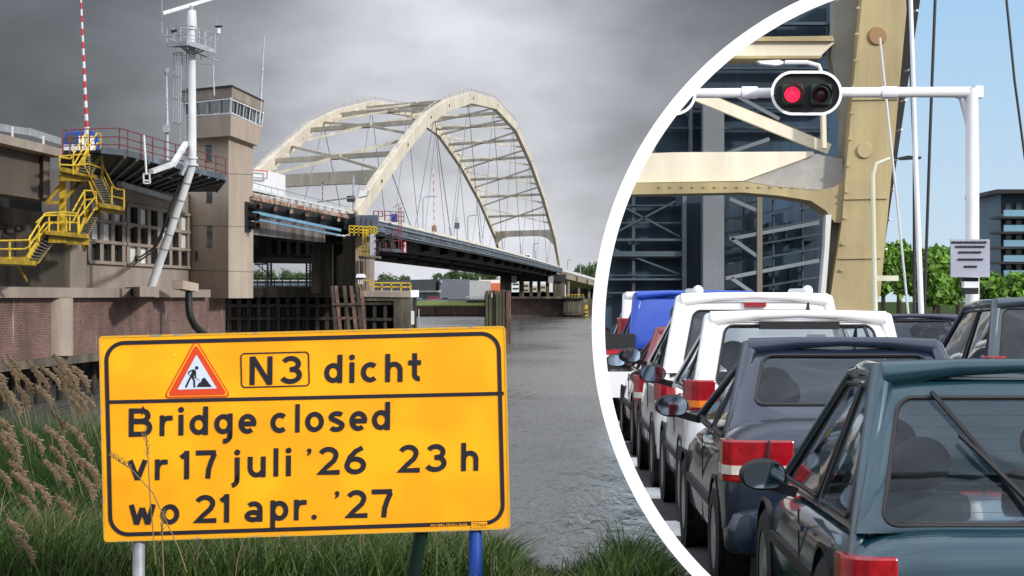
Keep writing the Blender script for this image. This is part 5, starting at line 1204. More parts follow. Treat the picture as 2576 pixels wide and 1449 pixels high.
# road
asph = mat('asphalt', (.055, .055, .06), .9, var=.3, scale=6, bump=.2, bscale=60); paint = mat('road_paint', (.75, .76, .74), .7, var=.15, scale=8)
mb = MB(); x0, x1 = -.5, 60
for j in range(40):
    for i in range(30):
        ya, yb = 8.3+j*2.54, 8.3+(j+1)*2.54; xa, xb = x0+i*2.2, x0+(i+1)*2.2; mb.quad((xa, ya, 0), (xb, ya, 0), (xb, yb, 0), (xa, yb, 0))
tag(mb.build('road', asph, clip=True), kind='structure')
mb = MB(); 
for D, dd in ((16.2, 1.1), (19.2, 1.1), (22.8, 1.3), (26.6, 1.2), (30.3, 1.6), (35, 2.0), (41, 2.4)): mb.quad((.2, D, .004), (1.5, D, .004), (1.5, D+dd, .004), (.2, D+dd, .004))
for D in range(12, 100, 9): mb.quad((3.62, D, .004), (3.74, D, .004), (3.74, D+4, .004), (3.62, D+4, .004))
tag(mb.build('road_markings', paint, clip=True), kind='structure')
# ------- raised bridge leaf (dark, seen from below)
leafc = mat('leaf_steel', (.03, .07, .115), .6, var=.45, scale=1.1, streak=True, col2=(.018, .036, .058)); leafl = mat('leaf_member_steel', (.12, .16, .19), .6, var=.3, scale=.6); leafg = mat('leaf_grey_steel', (.20, .22, .24), .6, var=.25, scale=.6)
lf = thing('raised_bridge_leaf', 'dark blue steel bridge leaf raised upright behind the cream portal', 'bridge', P(1830, 745, 62))
MB().pxbox(1440, -60, 2172, 905, 62, .4).build('deck_underside', leafc, lf, clip=True)
def lm(items, m, nm, D=61.2, dep=.5):
    for it in items: MB().pxbox(*it, D, dep).build(nm, m, lf, clip=True)
lm([(1769, 480, 1822, 770), (1769, 250, 1822, 385)], leafg, 'main_girder', 60.8, .8)
lm([(1717, 480, 1727, 770), (1640, 150, 1648, 400), (1735, 240, 1742, 385), (2088, 0, 2110, 120)], leafl, 'rib', 61.3, .5)
lm([(1440, 600, 1715, 606), (1440, 700, 1715, 705), (1530, 632, 1717, 645), (1440, 470, 1717, 480), (1850, 55, 2090, 62)], mat('leaf_cross_rib_steel', (.075, .11, .135), .6, var=.3, scale=1), 'cross_rib', 61.4, .4)
leafs = mat('leaf_stringer_steel', (.05, .075, .095), .6, var=.3)
for k in range(6): lm([(1480, 515+k*44, 1716, 518+k*44)], leafs, 'stringer', 61.5, .3)
lm([(1590, 480, 1598, 790)], leafs, 'stringer', 61.55, .3)
for k in range(4): lm([(1600, 170+k*50, 2090, 174+k*50)], leafs, 'stringer', 61.55, .3)
for a, b in (((1530, 500), (1710, 595)), ((1710, 500), (1530, 595)), ((1500, 610), (1710, 690)), ((1640, 160), (1735, 300))): MB().bar(P(*a, 61.5), P(*b, 61.5), .07, .05).build('wind_brace', leafs, lf, clip=True)
for k in range(7): MB().bar(P(1830, 520+k*36, 61.3), P(2075, 478+k*36, 61.3), .05, .05).build('lattice_bar', leafs, lf, clip=True)
for k in range(3): lm([(1870+k*74, 500, 1874+k*74, 780)], leafs, 'lattice_post', 61.4, .2)
for a, b in (((1835, 601), (2060, 560)), ((1825, 700), (2060, 655)), ((1835, 500), (1905, 530)), ((1840, 600), (1905, 645)), ((1840, 700), (1905, 745)), ((1830, 385), (1935, 350)), ((1850, 240), (1960, 300))):
    MB().bar(P(*a, 61), P(*b, 61), .14, .1).build('diagonal', leafg, lf, clip=True)
win = mat('leaf_cell_dark', (.018, .036, .058), .6, var=.3)
for x, y, a, b in ((1930, 560, 26, 52), (1975, 560, 26, 46), (2020, 560, 30, 46), (1930, 670, 30, 60), (1985, 670, 34, 60)):
    MB().pxbox(x, y, x+a, y+b, 61.7, .25).build('cell', win, lf, clip=True)
lm([(1905, 490, 1918, 770)], mat('leaf_stay_steel', (.16, .14, .11), .7), 'stay', 60.9, .3)
# ------- cream portal of the arch with leg
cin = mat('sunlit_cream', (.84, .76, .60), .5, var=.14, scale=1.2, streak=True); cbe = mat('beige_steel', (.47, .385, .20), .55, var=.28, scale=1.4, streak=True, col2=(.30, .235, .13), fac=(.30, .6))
po = thing('cream_portal', 'cream steel portal beams and broad beige arch leg above the waiting cars', 'bridge portal', P(2140, 770, 45))
def pp(pts, D, dep, nm, m): MB().prism([P(x, y, D) for x, y in pts], (0, dep, 0)).build(nm, m, po, clip=True)
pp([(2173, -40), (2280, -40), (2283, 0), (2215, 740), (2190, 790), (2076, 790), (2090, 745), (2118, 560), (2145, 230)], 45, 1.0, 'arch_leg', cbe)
pp([(2284, -40), (2322, -40), (2315, 0), (2258, 390), (2208, 745), (2196, 745), (2240, 330)], 45.6, 1.2, 'leg_shaded_side', M['steel_dark'])  # dark steel colour stands in for shade on the leg's right side
pp([(2105, -40), (2173, -40), (2150, 230), (2118, 560), (2100, 745), (2075, 745), (2085, 560), (2100, 520), (2115, 460), (2120, 300), (2090, 140), (2100, 60)], 45.5, .6, 'leg_flange', mat('grey_beige_steel', (.30, .29, .24), .6, var=.2, scale=.8))
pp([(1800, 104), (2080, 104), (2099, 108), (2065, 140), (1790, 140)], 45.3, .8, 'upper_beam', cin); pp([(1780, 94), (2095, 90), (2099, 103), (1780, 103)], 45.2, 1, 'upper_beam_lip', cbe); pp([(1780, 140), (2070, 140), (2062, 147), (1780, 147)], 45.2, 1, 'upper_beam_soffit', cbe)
pp([(1560, 388), (1700, 383), (2046, 381), (2048, 390), (1870, 455), (1560, 460)], 45.3, .8, 'portal_beam', cin)
pp([(1870, 456), (2050, 386), (2120, 400), (2125, 470), (2060, 478), (1960, 470)], 45.35, .7, 'gusset', mat('grey_gusset', (.38, .37, .35), .6, var=.15))
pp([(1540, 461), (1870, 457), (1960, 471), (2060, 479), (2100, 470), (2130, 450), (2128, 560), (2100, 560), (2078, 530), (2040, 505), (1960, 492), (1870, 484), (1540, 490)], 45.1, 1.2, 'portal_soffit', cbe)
MB().bar(P(1745, 238, 45.6), P(2085, 376, 45.6), .2, .22).build('diagonal_brace', cin, po, clip=True)
MB().bar(P(1745, 228, 45.9), P(2085, 366, 45.9), .2, .1).build('diagonal_edge', cbe, po, clip=True)
pp([(2078, 540), (2092, 540), (2085, 640), (2075, 770), (2062, 770), (2075, 620)], 45.05, .4, 'lit_edge', mat('lit_edge_tone', (.6, .6, .58), .6))  # light along this leg edge is put into the pale colour
pp([(2068, 270), (2078, 270), (2080, 372), (2070, 372)], 45.05, .3, 'stiffener', cin)
MB().lathe(P(2208, 90, 44.95), (0, 1, 0), [(0, 0), (0, .17), (.06, .2)], 20).build('hanger_eye', mat('rusty_eye', (.3, .18, .08), .7), po); MB().lathe(P(2176, 378, 44.95), (0, 1, 0), [(0, 0), (0, .15), (.06, .17)], 20).build('cover_disc', cbe, po)
for y in range(30, 760, 75): MB().bar(P(2300-y*.13, y, 45.2), P(2312-y*.13, y-4, 45), .05, .04).build('step_iron', M['galv'], po)
for k in range(11):
    for e in (8, 14):
        MB().lathe(P(2153-k*3.2+e*.5-(0 if k < 3 else k), 20+k*66, 44.98), (0, -1, 0), [(0, .03), (.03, .028), (.035, .001)], 8).build('bolt', cbe, po)
for k in range(14): MB().lathe(P(1660+k*28, 470, 45.08), (0, -1, 0), [(0, .022), (.02, .02), (.025, .001)], 8).build('bolt', cbe, po)
for y in (250, 500, 650): MB().bar(P(2145-(y-230)*.08, y, 44.97), P(2262-(y-230)*.105, y-2, 44.97), .02, .03).build('weld_seam', cbe, po)
# ------- hangers in front of the sky
cabk = mat('black_cable', (.02, .02, .022), .5)
for pts, r, m, lb in (([(2354, -40), (2340, 330), (2325, 790)], .028, cabk, 'straight black bridge hanger right of the white pole'), ([(2528, -40), (2552, 200), (2600, 560)], .024, cabk, 'black bridge hanger crossing the upper right sky'),
        ([(2213, 95), (2238, 330), (2262, 560), (2285, 790)], .022, M['white'], 'thin pale hanger fixed to the eye on the beige arch leg'), ([(2282, -40), (2300, 380), (2300, 790)], .03, cabk, 'black hanger beside the white pole')):
    o = MB().poly([P(x, y, 40) for x, y in pts], r, 8).build('bridge_hanger', m); tag(o, lb, 'cable')
o = MB().poly([P(2290, -40, 39), P(2303, 400, 39), P(2318, 800, 39)], [.035, .045, .05], 10).build('white_pole', M['whitebox'], smooth=True); tag(o, 'slim white pole standing between the arch leg and the black hanger', 'pole')
# ------- signal gantry
gw = mat('gantry_white', (.80, .80, .82), .45, var=.08, scale=2)
ga = thing('signal_gantry', 'white tubular signal gantry spanning above the queue of cars', 'gantry', P(2445, 760, 36))
MB().poly([P(1640, 236, 36), P(1860, 234, 36), P(2300, 232, 36), P(2440, 232, 36)], [.075, .08, .085, .09], 16).build('beam', gw, ga, smooth=True, clip=True)
MB().poly([P(2445, 222, 36), P(2446, 420, 36), P(2446, 900, 36)], [.1, .11, .115], 16).build('post', gw, ga, smooth=True)
MB().poly([P(2395, 235, 36.05), P(2420, 245, 36.05), P(2432, 290, 36.05), P(2438, 330, 36.05)], [.04, .06, .06, .04], 10).build('knee', gw, ga, smooth=True)
for x in (1866, 2218): MB().lathe(P(x, 233, 36), (1, 0, 0), [(0, 0), (0, .1), (.25, .1), (.25, 0)], 16).build('sleeve', gw, ga)
MB().pxbox(2455, 215, 2475, 245, 36, .2).build('end_cap', gw, ga)
def oval(cx_, cy_, a, b, n=40): # stadium
    pts = []; L_ = a-b
    for k in range(n+1): t = -math.pi/2+math.pi*k/n; pts.append((cx_+L_+b*math.cos(t), cy_+b*math.sin(t)))
    for k in range(n+1): t = math.pi/2+math.pi*k/n; pts.append((cx_-L_+b*math.cos(t), cy_+b*math.sin(t)))
    return pts
def signal(cx_, lb, clip=False):
    t = thing('traffic_signal', lb, 'traffic light', P(cx_, 236, 35.6), 'signals on the white gantry'); o_, i_ = oval(cx_, 234, 90, 56), oval(cx_, 234, 83, 49); n = len(o_); q = MB()
    q.add([P(x, y, 35.5) for x, y in o_]+[P(x, y, 35.5) for x, y in i_]+[P(x, y, 35.7) for x, y in o_]+[P(x, y, 35.7) for x, y in i_], [(i, (i+1) % n, n+(i+1) % n, n+i) for i in range(n)]+[(i, 2*n+i, 2*n+(i+1) % n, (i+1) % n) for i in range(n)]+[(n+i, n+(i+1) % n, 3*n+(i+1) % n, 3*n+i) for i in range(n)])
    q.build('border', M['hoop'], t, clip=clip); MB().prism([P(x, y, 35.58) for x, y in i_], (0, .15, 0)).build('backboard', M['black'], t, clip=clip)
    for dx, m in ((-36, 'redlamp'), (36, 'offlamp')):
        if clip: continue
        h = MB(); c = P(cx_+dx, 238, 35.52); h.box((c.x-.17, 35.50, c.z-.17), (c.x+.17, 35.56, c.z+.17)); hb_ = h.build('lamp_housing', M['housing'], t, bevel=.02)
        MB().lathe(P(cx_+dx, 238, 35.49), (0, -1, 0), [(0, .125), (.03, .1), (.045, .05), (.05, .001)], 20).build('lens', M[m], hb_, smooth=True)
        MB().lathe(P(cx_+dx, 238, 35.48), (0, -1, 0), [(0, .15), (.18, .155)], 20).build('visor', M['housing'], hb_)
M['redlamp'] = mat('lit_red_lamp', (1, .02, .07), .4, emit=1.3); M['offlamp'] = mat('unlit_lamp', (.06, .012, .02), .2); M['housing'] = mat('lamp_housing', (.012, .03, .022), .5)
signal(2029, 'oval black signal with one lit red lamp on the white gantry'); signal(1662, 'second oval signal half hidden behind the left of the white hoop', True)
o = thing('gantry_lamp', 'slim white street-lamp arm above the lit oval signal', 'lamp', P(2050, 178, 36)); MB().poly([P(2066, 182, 36), P(2060, 165, 36), P(2030, 157, 36), P(1975, 157, 36)], .035, 8).build('arm', gw, o, smooth=True); MB().prism([P(1905, 153, 36), P(1960, 150, 36), P(1980, 158, 36), P(1955, 164, 36), P(1915, 160, 36)], (0, .2, 0)).build('lamp_head', gw, o)
# lamp post by the leg
o = thing('lamp_post', 'curved slim cream lamp post just right of the beige arch leg', 'street lamp', P(2202, 790, 42)); MB().poly([P(2202, 800, 42), P(2198, 600, 42), P(2196, 440, 42), P(2205, 412, 42), P(2240, 398, 42)], [.05, .045, .04, .035, .03], 8).build('pole', mat('cream_pole', (.65, .65, .5), .5), o, smooth=True)
MB().prism([P(2255, 397, 42), P(2285, 391, 42), P(2318, 394, 42), P(2318, 399, 42), P(2270, 402, 42)], (0, .2, 0)).build('lamp_head', M['black'], o); MB().bar(P(2200, 700, 42), P(2260, 700, 42), .06, .1).build('side_arm', mat('cream_arm', (.65, .65, .5), .5), o)
# text board
tb = thing('notice_board', 'small grey notice board with dark text lines on the gantry post', 'sign', P(2440, 700, 35.5))
MB().pxbox(2392, 602, 2490, 697, 35.4, .06).build('board', mat('board_grey', (.36, .38, .46), .6, var=.1), tb); mb = MB()
for a, b, y in ((2394, 2482, 607), (2404, 2478, 618), (2412, 2470, 632), (2410, 2474, 650), (2426, 2458, 668)):
    x = a
    while x < b: w_ = random.uniform(3, 9); mb.pxbox(x, y, min(x+w_, b), y+4.5, 35.38, .015); x += w_+1.6
mb.build('text_lines', M['ink'], tb)
for y0, y1, m in ((698, 708, 'black'), (708, 724, 'whitebox'), (724, 740, 'black')): MB().pxbox(2425, y0, 2462, y1, 35.5, .2).build('post_band', M[m], tb)
# flats
fl = thing('apartment_block', 'blue-grey apartment block with balconies at the right edge behind the trees', 'building', P(2550, 760, 100))
MB().pxbox(2518, 482, 2720, 760, 100, 5).build('wall', mat('block_wall', (.05, .09, .13), .6, var=.3, scale=.5), fl); MB().pxbox(2508, 476, 2720, 486, 99, 7).build('roof', M['steel_dark'], fl)
for k in range(6):
    y = 520+k*38; MB().pxbox(2508, y+24, 2720, y+30, 98.6, 1.5).build('balcony_slab', M['steel_dark'], fl); MB().pxbox(2526, y+8, 2720, y+24, 98.8, .1).build('balcony_panel', mat('balcony_glass', (.16, .30, .40), .3), fl)
    for x in (2530, 2556, 2590): MB().pxbox(x, y-8, x+14, y+10, 99.8, .1).build('window', M['glass'], fl)
for k, (x, yt, wp, D, m) in enumerate(((2222, 612, 70, 70, 'leaf_bright'), (2262, 590, 80, 74, 'leaf_bright'), (2310, 625, 70, 72, 'leaf_bright'), (2362, 618, 90, 70, 'leaf_bright'), (2350, 680, 70, 60, 'leaf_bright'), (2410, 640, 70, 76, 'leaf_bright'), (2500, 690, 80, 62, 'leaf_bright'), (2560, 690, 90, 64, 'leaf_bright'), (2460, 670, 70, 66, 'leaf_bright'))):
    tree(x, yt-8, 800, wp*1.25, D, 'bright green leafy tree ' + ['beside the beige arch leg', 'behind the thin pale hanger', 'just right of the white pole', 'tallest left of the notice board', 'low and bright left of the notice board', 'behind the notice board', 'low in front of the apartment block', 'at the right edge below the apartment block', 'right of the notice board'][k], m, n=2600, group='trees behind the queue', leaf=.16)
hdg = MB()
# ================================================================ CARS
M['tyre'] = mat('tyre', (.012, .012, .012), .8); M['rim'] = mat('alloy_rim', (.45, .46, .48), .3, metal=.8)
M['cglass'] = glassmat('car_glass', (.80, .83, .84), .0); M['cglass_dark'] = glassmat('tinted_glass', (.05, .05, .07), .04)
M['trim'] = mat('black_trim', (.018, .018, .02), .45); M['lensred'] = mat('red_lens', (.42, .006, .014), .15, coat=1, var=.35, scale=22); M['lensclear'] = mat('clear_lens', (.75, .68, .62), .12, coat=1, var=.2, scale=20); M['lensamber'] = mat('amber_lens', (.75, .20, .02), .15, coat=1)
M['seat'] = mat('grey_seat_cloth', (.035, .05, .065), .9, var=.2, scale=8); M['mirror'] = mat('mirror_glass', (.55, .68, .8), .04, metal=1)
def paint_m(nm, c, metal=.35): return mat(nm, c, .32, metal=metal, coat=1, var=.0)
def rrpatch(q, mg, r, bulge, N_=10):
    """quad corners q (bl, br, tr, tl); margins mg=(l, b, r, t) as fractions. returns frame, glass, seal builders"""
    q = [Vector(p) for p in q]; nr = (q[1]-q[0]).cross(q[3]-q[0]).normalized()
    def S_(u, v, off=0):
        p = q[0]*(1-u)*(1-v)+q[1]*u*(1-v)+q[2]*u*v+q[3]*(1-u)*v; b = 16*u*(1-u)*v*(1-v) if True else 0
        return p+nr*(bulge*math.sqrt(max(b, 0))+off)
    l, b_, r_, t = mg; u0, v0, u1, v1 = l, b_, 1-r_, 1-t; wd = (q[1]-q[0]).length; ht = (q[3]-q[0]).length; ru, rv = r/wd, r/ht
    inner = []
    for cu, cv, a0 in ((u1-ru, v1-rv, 0), (u0+ru, v1-rv, 90), (u0+ru, v0+rv, 180), (u1-ru, v0+rv, 270)):
        for k in range(N_+1): a = math.radians(a0+90*k/N_); inner.append((cu+ru*math.cos(a), cv+rv*math.sin(a)))
    cu, cv = (u0+u1)/2, (v0+v1)/2; outer = []
    for i, (u, v) in enumerate(inner):
        k = i//(N_+1); j = i % (N_+1)/N_
        # spread over the two sides meeting in this corner
        if k == 0: p = (1, lerp((v0+v1)/2, 1, j*2)) if j <= .5 else (lerp(1, (u0+u1)/2, (j-.5)*2), 1)
        elif k == 1: p = (lerp((u0+u1)/2, 0, j*2), 1) if j <= .5 else (0, lerp(1, (v0+v1)/2, (j-.5)*2))
        elif k == 2: p = (0, lerp((v0+v1)/2, 0, j*2)) if j <= .5 else (lerp(0, (u0+u1)/2, (j-.5)*2), 0)
        else: p = (lerp((u0+u1)/2, 1, j*2), 0) if j <= .5 else (1, lerp(0, (v0+v1)/2, (j-.5)*2))
        outer.append(p)
    n = len(inner); rings = 5; fr = MB(); vs = []
    for k in range(rings):
        t_ = k/(rings-1)
        for (a, b2), (c, d) in zip(outer, inner): vs.append(S_(lerp(a, c, t_), lerp(b2, d, t_)))
    fr.add(vs, [(k*n+i, k*n+(i+1) % n, (k+1)*n+(i+1) % n, (k+1)*n+i) for k in range(rings-1) for i in range(n)])
    gl = MB(); vs = []
    for k in range(5):
        t_ = k/5
        for c, d in inner: vs.append(S_(lerp(c, cu, t_), lerp(d, cv, t_), -.004))
    vs.append(S_(cu, cv, -.004)); gl.add(vs, [(k*n+i, k*n+(i+1) % n, (k+1)*n+(i+1) % n, (k+1)*n+i) for k in range(4) for i in range(n)]+[(4*n+i, 4*n+(i+1) % n, 5*n) for i in range(n)])
    se = MB(); se.poly([S_(c, d, .002) for c, d in inner]+[S_(*inner[0], .002)], .011, 5)
    return fr, gl, se, S_
def sect(w_, z0, z1, n_=4.5, m=28):
    pts = []; cz = (z0+z1)/2; hz = (z1-z0)/2
    for k in range(m):
        t = 2*math.pi*k/m; c, s_ = math.cos(t), math.sin(t)
        x = w_*abs(c)**(2/n_)*(1 if c > 0 else -1); z = cz+hz*abs(s_)**(2/n_)*(1 if s_ > 0 else -1)
        if z > cz: x *= 1-.07*((z-cz)/hz)**2
        pts.append((x, z))
    return pts
def car(name, label, X, Y0, W_, H_, Ln, belt, col_, kind='hatch', glass='cglass', lights=None, mirror_y=1.65, extra=None, tailw=.30, deck=None, wt_=None, rear_slant=.42, win_mg=(.09, .12, .09, .10), cat='car', group='cars queueing at the signal'):
    t = thing(name, label, cat, (X, Y0, 0), group); hw = W_/2; wt_ = wt_ or hw*.78
    body = MB(); zb_ = belt; st_ = []
    deckz = deck or belt
    prof = [(-.045, .88, .42, deckz-.16), (-.02, .94, .32, deckz-.07), (.04, .98, .26, deckz-.02), (.16, 1, .24, deckz), (.6, 1, .22, deckz if kind == 'sedan' else belt), (Ln*.3, 1.0, .2, belt), (Ln*.5, 1.0, .2, belt), (Ln*.72, 1, .2, belt-.02), (Ln*.86, .98, .22, belt-.1), (Ln*.95, .93, .26, belt-.18), (Ln, .82, .32, belt-.3)]
    m_ = 28; vs = []
    for (y, wf, z0, z1) in prof: vs += [Vector((x, y, z)) for x, z in sect(hw*wf, z0, z1, 5.5, m_)]
    fs = [(i*m_+k, i*m_+(k+1) % m_, (i+1)*m_+(k+1) % m_, (i+1)*m_+k) for i in range(len(prof)-1) for k in range(m_)]+[tuple(range(m_-1, -1, -1)), tuple(range((len(prof)-1)*m_, len(prof)*m_))]
    bo = body.add(vs, fs).build('body', col_, t, local=True, smooth=True)
    # bumper and tailgate seams
    bu = MB(); vs = []
    for (y, wf, z0, z1) in ((-.09, .86, .34, .50), (-.08, .94, .28, .54), (-.02, .975, .26, .56), (.12, .99, .24, .56), (.34, .98, .24, .5)): vs += [Vector((x, y, z)) for x, z in sect(hw*wf, z0, z1, 7, m_)]
    bu.add(vs, [(i*m_+k, i*m_+(k+1) % m_, (i+1)*m_+(k+1) % m_, (i+1)*m_+k) for i in range(4) for k in range(m_)]+[tuple(range(m_-1, -1, -1))]); bu.build('bumper', col_, t, local=True, smooth=True)
    MB().bar((-hw*.8, -.1, .42), (hw*.8, -.1, .42), .02, .05).build('bumper_strip', M['trim'], t, local=True)
    sm = MB(); zz = deckz
    for x in (-hw*.62, hw*.62): sm.bar((x, -.022, .6), (x, -.004, zz-.12), .006, .012)
    sm.build('tailgate_seam', M['trim'], t, local=True)
    if kind in ('hatch', 'sedan'):
        MB().bar((-hw*.55, -.058, deckz-.27), (hw*.55, -.058, deckz-.27), .012, .03).build('tailgate_handle', M['trim'], t, local=True)
    pl_ = MB().box((-.26, -.112, .40), (.26, -.10, .51)); pl_.build('number_plate', M['platey'], t, local=True)
    # greenhouse
    yb0, yt0 = (.10, .10+rear_slant) if kind != 'sedan' else (.62, .62+rear_slant); yt1, yb1 = Ln*.60, Ln*.78; wb = hw*.95; zt = H_-.045; wf_ = wt_*.80; zb_ = belt-(.06 if kind == 'sedan' else .02)
    RB = [(-wb*.97, yb0, zb_), (wb*.97, yb0, zb_)]; RT = [(-wt_, yt0, zt), (wt_, yt0, zt)]; FB = [(-wb*.95, yb1, belt-.03), (wb*.95, yb1, belt-.03)]; FT = [(-wf_, yt1, zt-.045), (wf_, yt1, zt-.045)]
    gm = M[glass]
    fr, gl, se, Sf = rrpatch([RB[0], RB[1], RT[1], RT[0]], win_mg, .07, .05); tg_ = fr.build('rear_frame', col_, t, local=True, smooth=True); gl.build('rear_window', gm, t, local=True, smooth=True); se.build('window_seal', M['trim'], t, local=True)
    fr, gl, se, _ = rrpatch([FB[1], FB[0], FT[0], FT[1]], (.07, .06, .07, .08), .06, .05); fr.build('windscreen_frame', col_, t, local=True, smooth=True); gl.build('windscreen', gm, t, local=True, smooth=True)
    ysp = .47
    for s_ in (-1, 1):
        i = 0 if s_ < 0 else 1
        def mk(a, b): return lerp(Vector(a), Vector(b), ysp)
        bm_, tm_ = mk(RB[i], FB[i]), mk(RT[i], FT[i])
        for q in (([RB[i], bm_, tm_, RT[i]]), ([bm_, FB[i], FT[i], tm_])):
            if s_ < 0: q = [q[1], q[0], q[3], q[2]]
            first = q[0] if s_ > 0 else q[1]
            isr = (Vector(first)-Vector(RB[i])).length < 1e-4
            big, sml = (.20, .05)
            mg = ((big if isr else sml), .06, sml, .09) if s_ > 0 else (sml, .06, (big if isr else sml), .09)
            fr, gl, se, _ = rrpatch(q, mg, .035, .012, 6); fr.build('side_frame', col_, t, local=True, smooth=True); gl.build('side_window', gm, t, local=True, smooth=True); se.build('window_seal', M['trim'], t, local=True)
    ro = MB(); nu, nv = 12, 14; vs = []
    for j in range(nv+1):
        for i in range(nu+1):
            u, v = i/nu, j/nv; ex = yt0-.05+(yt1+.02-yt0+.05)*v; cr_ = .05*(1-(2*u-1)**4)*(1-(abs(2*v-1))**5)
            dip = .02*max(0, 1-v*8)
            wv = lerp(wt_, wf_, v)+.005; vs.append(Vector((lerp(-wv, wv, u), ex, zt+cr_-dip-.045*v)))
    ro.add(vs, [(j*(nu+1)+i, j*(nu+1)+i+1, (j+1)*(nu+1)+i+1, (j+1)*(nu+1)+i) for j in range(nv) for i in range(nu)]); ro.build('roof', col_, t, local=True, smooth=True)
    pil = MB()
    for s_ in (-1, 1):
        i = 0 if s_ < 0 else 1; pil.poly([Vector(RB[i])+Vector((0, .03, -.12)), Vector(RT[i]), lerp(Vector(RT[i]), Vector(FT[i]), .5)+Vector((0, 0, .012)), Vector(FT[i]), Vector(FB[i])], [.035, .06, .05, .035, .03], 12)
    pil.poly([Vector(RT[0])+Vector((0, -.01, 0)), lerp(Vector(RT[0]), Vector(RT[1]), .25)+Vector((0, -.03, .032)), lerp(Vector(RT[0]), Vector(RT[1]), .5)+Vector((0, -.04, .04)), lerp(Vector(RT[0]), Vector(RT[1]), .75)+Vector((0, -.03, .032)), Vector(RT[1])+Vector((0, -.01, 0))], [.062, .038, .03, .038, .062], 12)
    pil.build('pillars', col_, t, local=True, smooth=True)
    MB().box((-wf_*.97, yt0+.1, zt-.07), (wf_*.97, yt1, zt-.055)).build('headliner', M['seat'], t, local=True)
    # interior
    MB().box((-hw*.86, yb0+.28, belt-.35), (hw*.86, Ln*.74, belt-.2)).build('cabin_floor', M['trim'], t, local=True)
    for y, zz in ((yb0+.7, belt+.08), (Ln*.47, belt+.12)):
        for s_ in (-.38, .38):
            q = MB(); q.box((s_-.22, y, belt-.3), (s_+.22, y+.12, zz)); so = q.build('seat', M['seat'], t, local=True, bevel=.05)
            MB().ball((s_, y+.06, zz+.13), (.135, .06, .12), 16, 10).build('headrest', M['seat'], so, local=True, smooth=True)
    # lights
    zl0, zl1 = (lights or (.70, .92)); 
    for s_ in (-1, 1):
        xo, xi = s_*hw*.985, s_*(hw*.985-tailw); hgt = zl1-zl0
        q = MB(); pts = [Vector((xi, -.064, 0)), Vector((lerp(xi, xo, .6), -.06, 0)), Vector((s_*hw*.955, -.03, 0)), Vector((s_*hw*1.004, .06, 0)), Vector((s_*hw*1.012, .20, 0)), Vector((s_*hw*.95, .2, 0)), Vector((s_*hw*.9, .08, 0)), Vector((xi, .03, 0))]
        lo2 = [p+Vector((0, 0, zl0)) for p in pts]; q.prism(lo2, (0, 0, hgt)); tl_ = q.build('tail_light', M['lensred'], t, local=True, bevel=.012)
        q = MB(); f0, f1 = (.18, .40) if kind == 'sedan' else (.12, .34)
        pts2 = [Vector((p.x*1.0, p.y-.007, 0)) if j < 3 else Vector((p.x+s_*.005, p.y, 0)) for j, p in enumerate(pts)]
        q.prism([p+Vector((0, 0, zl0+hgt*f0)) for p in pts2], (0, 0, hgt*(f1-f0))); q.build('clear_lens', M['lensamber'] if kind == 'suv2' else M['lensclear'], tl_, local=True)
        if kind == 'sedan': MB().bar((xi+s_*tailw*.42, -.071, zl0), (xi+s_*tailw*.38, -.071, zl1), .012, .012).build('lens_seam', M['trim'], tl_, local=True)
        # mirrors
        mx0 = s_*(hw+.13); q = MB(); q.ball((mx0, mirror_y, belt+.09), (.115, .07, .078), 18, 12); mo = q.build('door_mirror', M['trim'] if extra != 'bluemirror' else M['trim'], t, local=True, smooth=True)
        MB().bar((s_*hw*.96, mirror_y+.02, belt), (mx0, mirror_y+.01, belt+.05), .06, .05).build('mirror_arm', M['trim'], mo, local=True)
        q = MB(); q.add([(mx0+.098*math.copysign(abs(math.cos(a))**.7, math.cos(a)), mirror_y-.072+.0*a, belt+.09+.062*math.copysign(abs(math.sin(a))**.7, math.sin(a))) for a in [k*math.pi/12 for k in range(24)]], [tuple(range(24))]); q.build('mirror_glass', M['mirror'], mo, local=True)
        for y in (.62, Ln*.82):
            q = MB(); q.lathe((s_*(hw-.19), y, .31), (s_, 0, 0), [(0, 0), (0, .29), (.02, .31), (.18, .31), (.2, .28), (.2, .2)], 28); wo_ = q.build('wheel', M['tyre'], t, local=True, smooth=True)
            MB().lathe((s_*(hw-.02), y, .31), (s_, 0, 0), [(0, .21), (.025, .2), (.01, .12), (.03, 0.001)], 24).build('rim', M['rim'], wo_, local=True)
            MB().lathe((s_*(hw-.03), y, .33), (s_, 0, 0), [(.0, .335), (.037, .36), (.037, .335)], 28).build('wheel_arch', M['trim'], t, local=True)
        MB().bar((s_*hw*1.005, .9, .5), (s_*hw*1.005, Ln*.72, .52), .02, .05).build('side_moulding', M['trim'], t, local=True)
        q = MB(); q.bar((s_*hw*.99, Ln*.42, .32), (s_*hw*.995, Ln*.42, belt-.05), .008, .012); q.build('door_seam', M['trim'], t, local=True)
        MB().bar((s_*hw*1.005, Ln*.36, belt-.12), (s_*hw*1.005, Ln*.40, belt-.115), .02, .025).build('door_handle', col_, t, local=True)
    return t, Sf, dict(yt0=yt0, zt=zt, wt=wt_, yb0=yb0, zb=zb_, hw=hw, yt1=yt1)
M['platey'] = mat('plate_yellow', (.8, .55, .03), .5)
teal = paint_m('teal_blue_paint', (.008, .042, .062), .25); navy = paint_m('dark_blue_paint', (.012, .022, .044), .25); whitep = paint_m('white_car_paint', (.80, .80, .80), 0); bluep = paint_m('bright_blue_paint', (.01, .06, .42), .1); darkp = paint_m('dark_car_paint', (.03, .035, .06), .3); silv = paint_m('dark_grey_paint', (.05, .07, .09), .3)
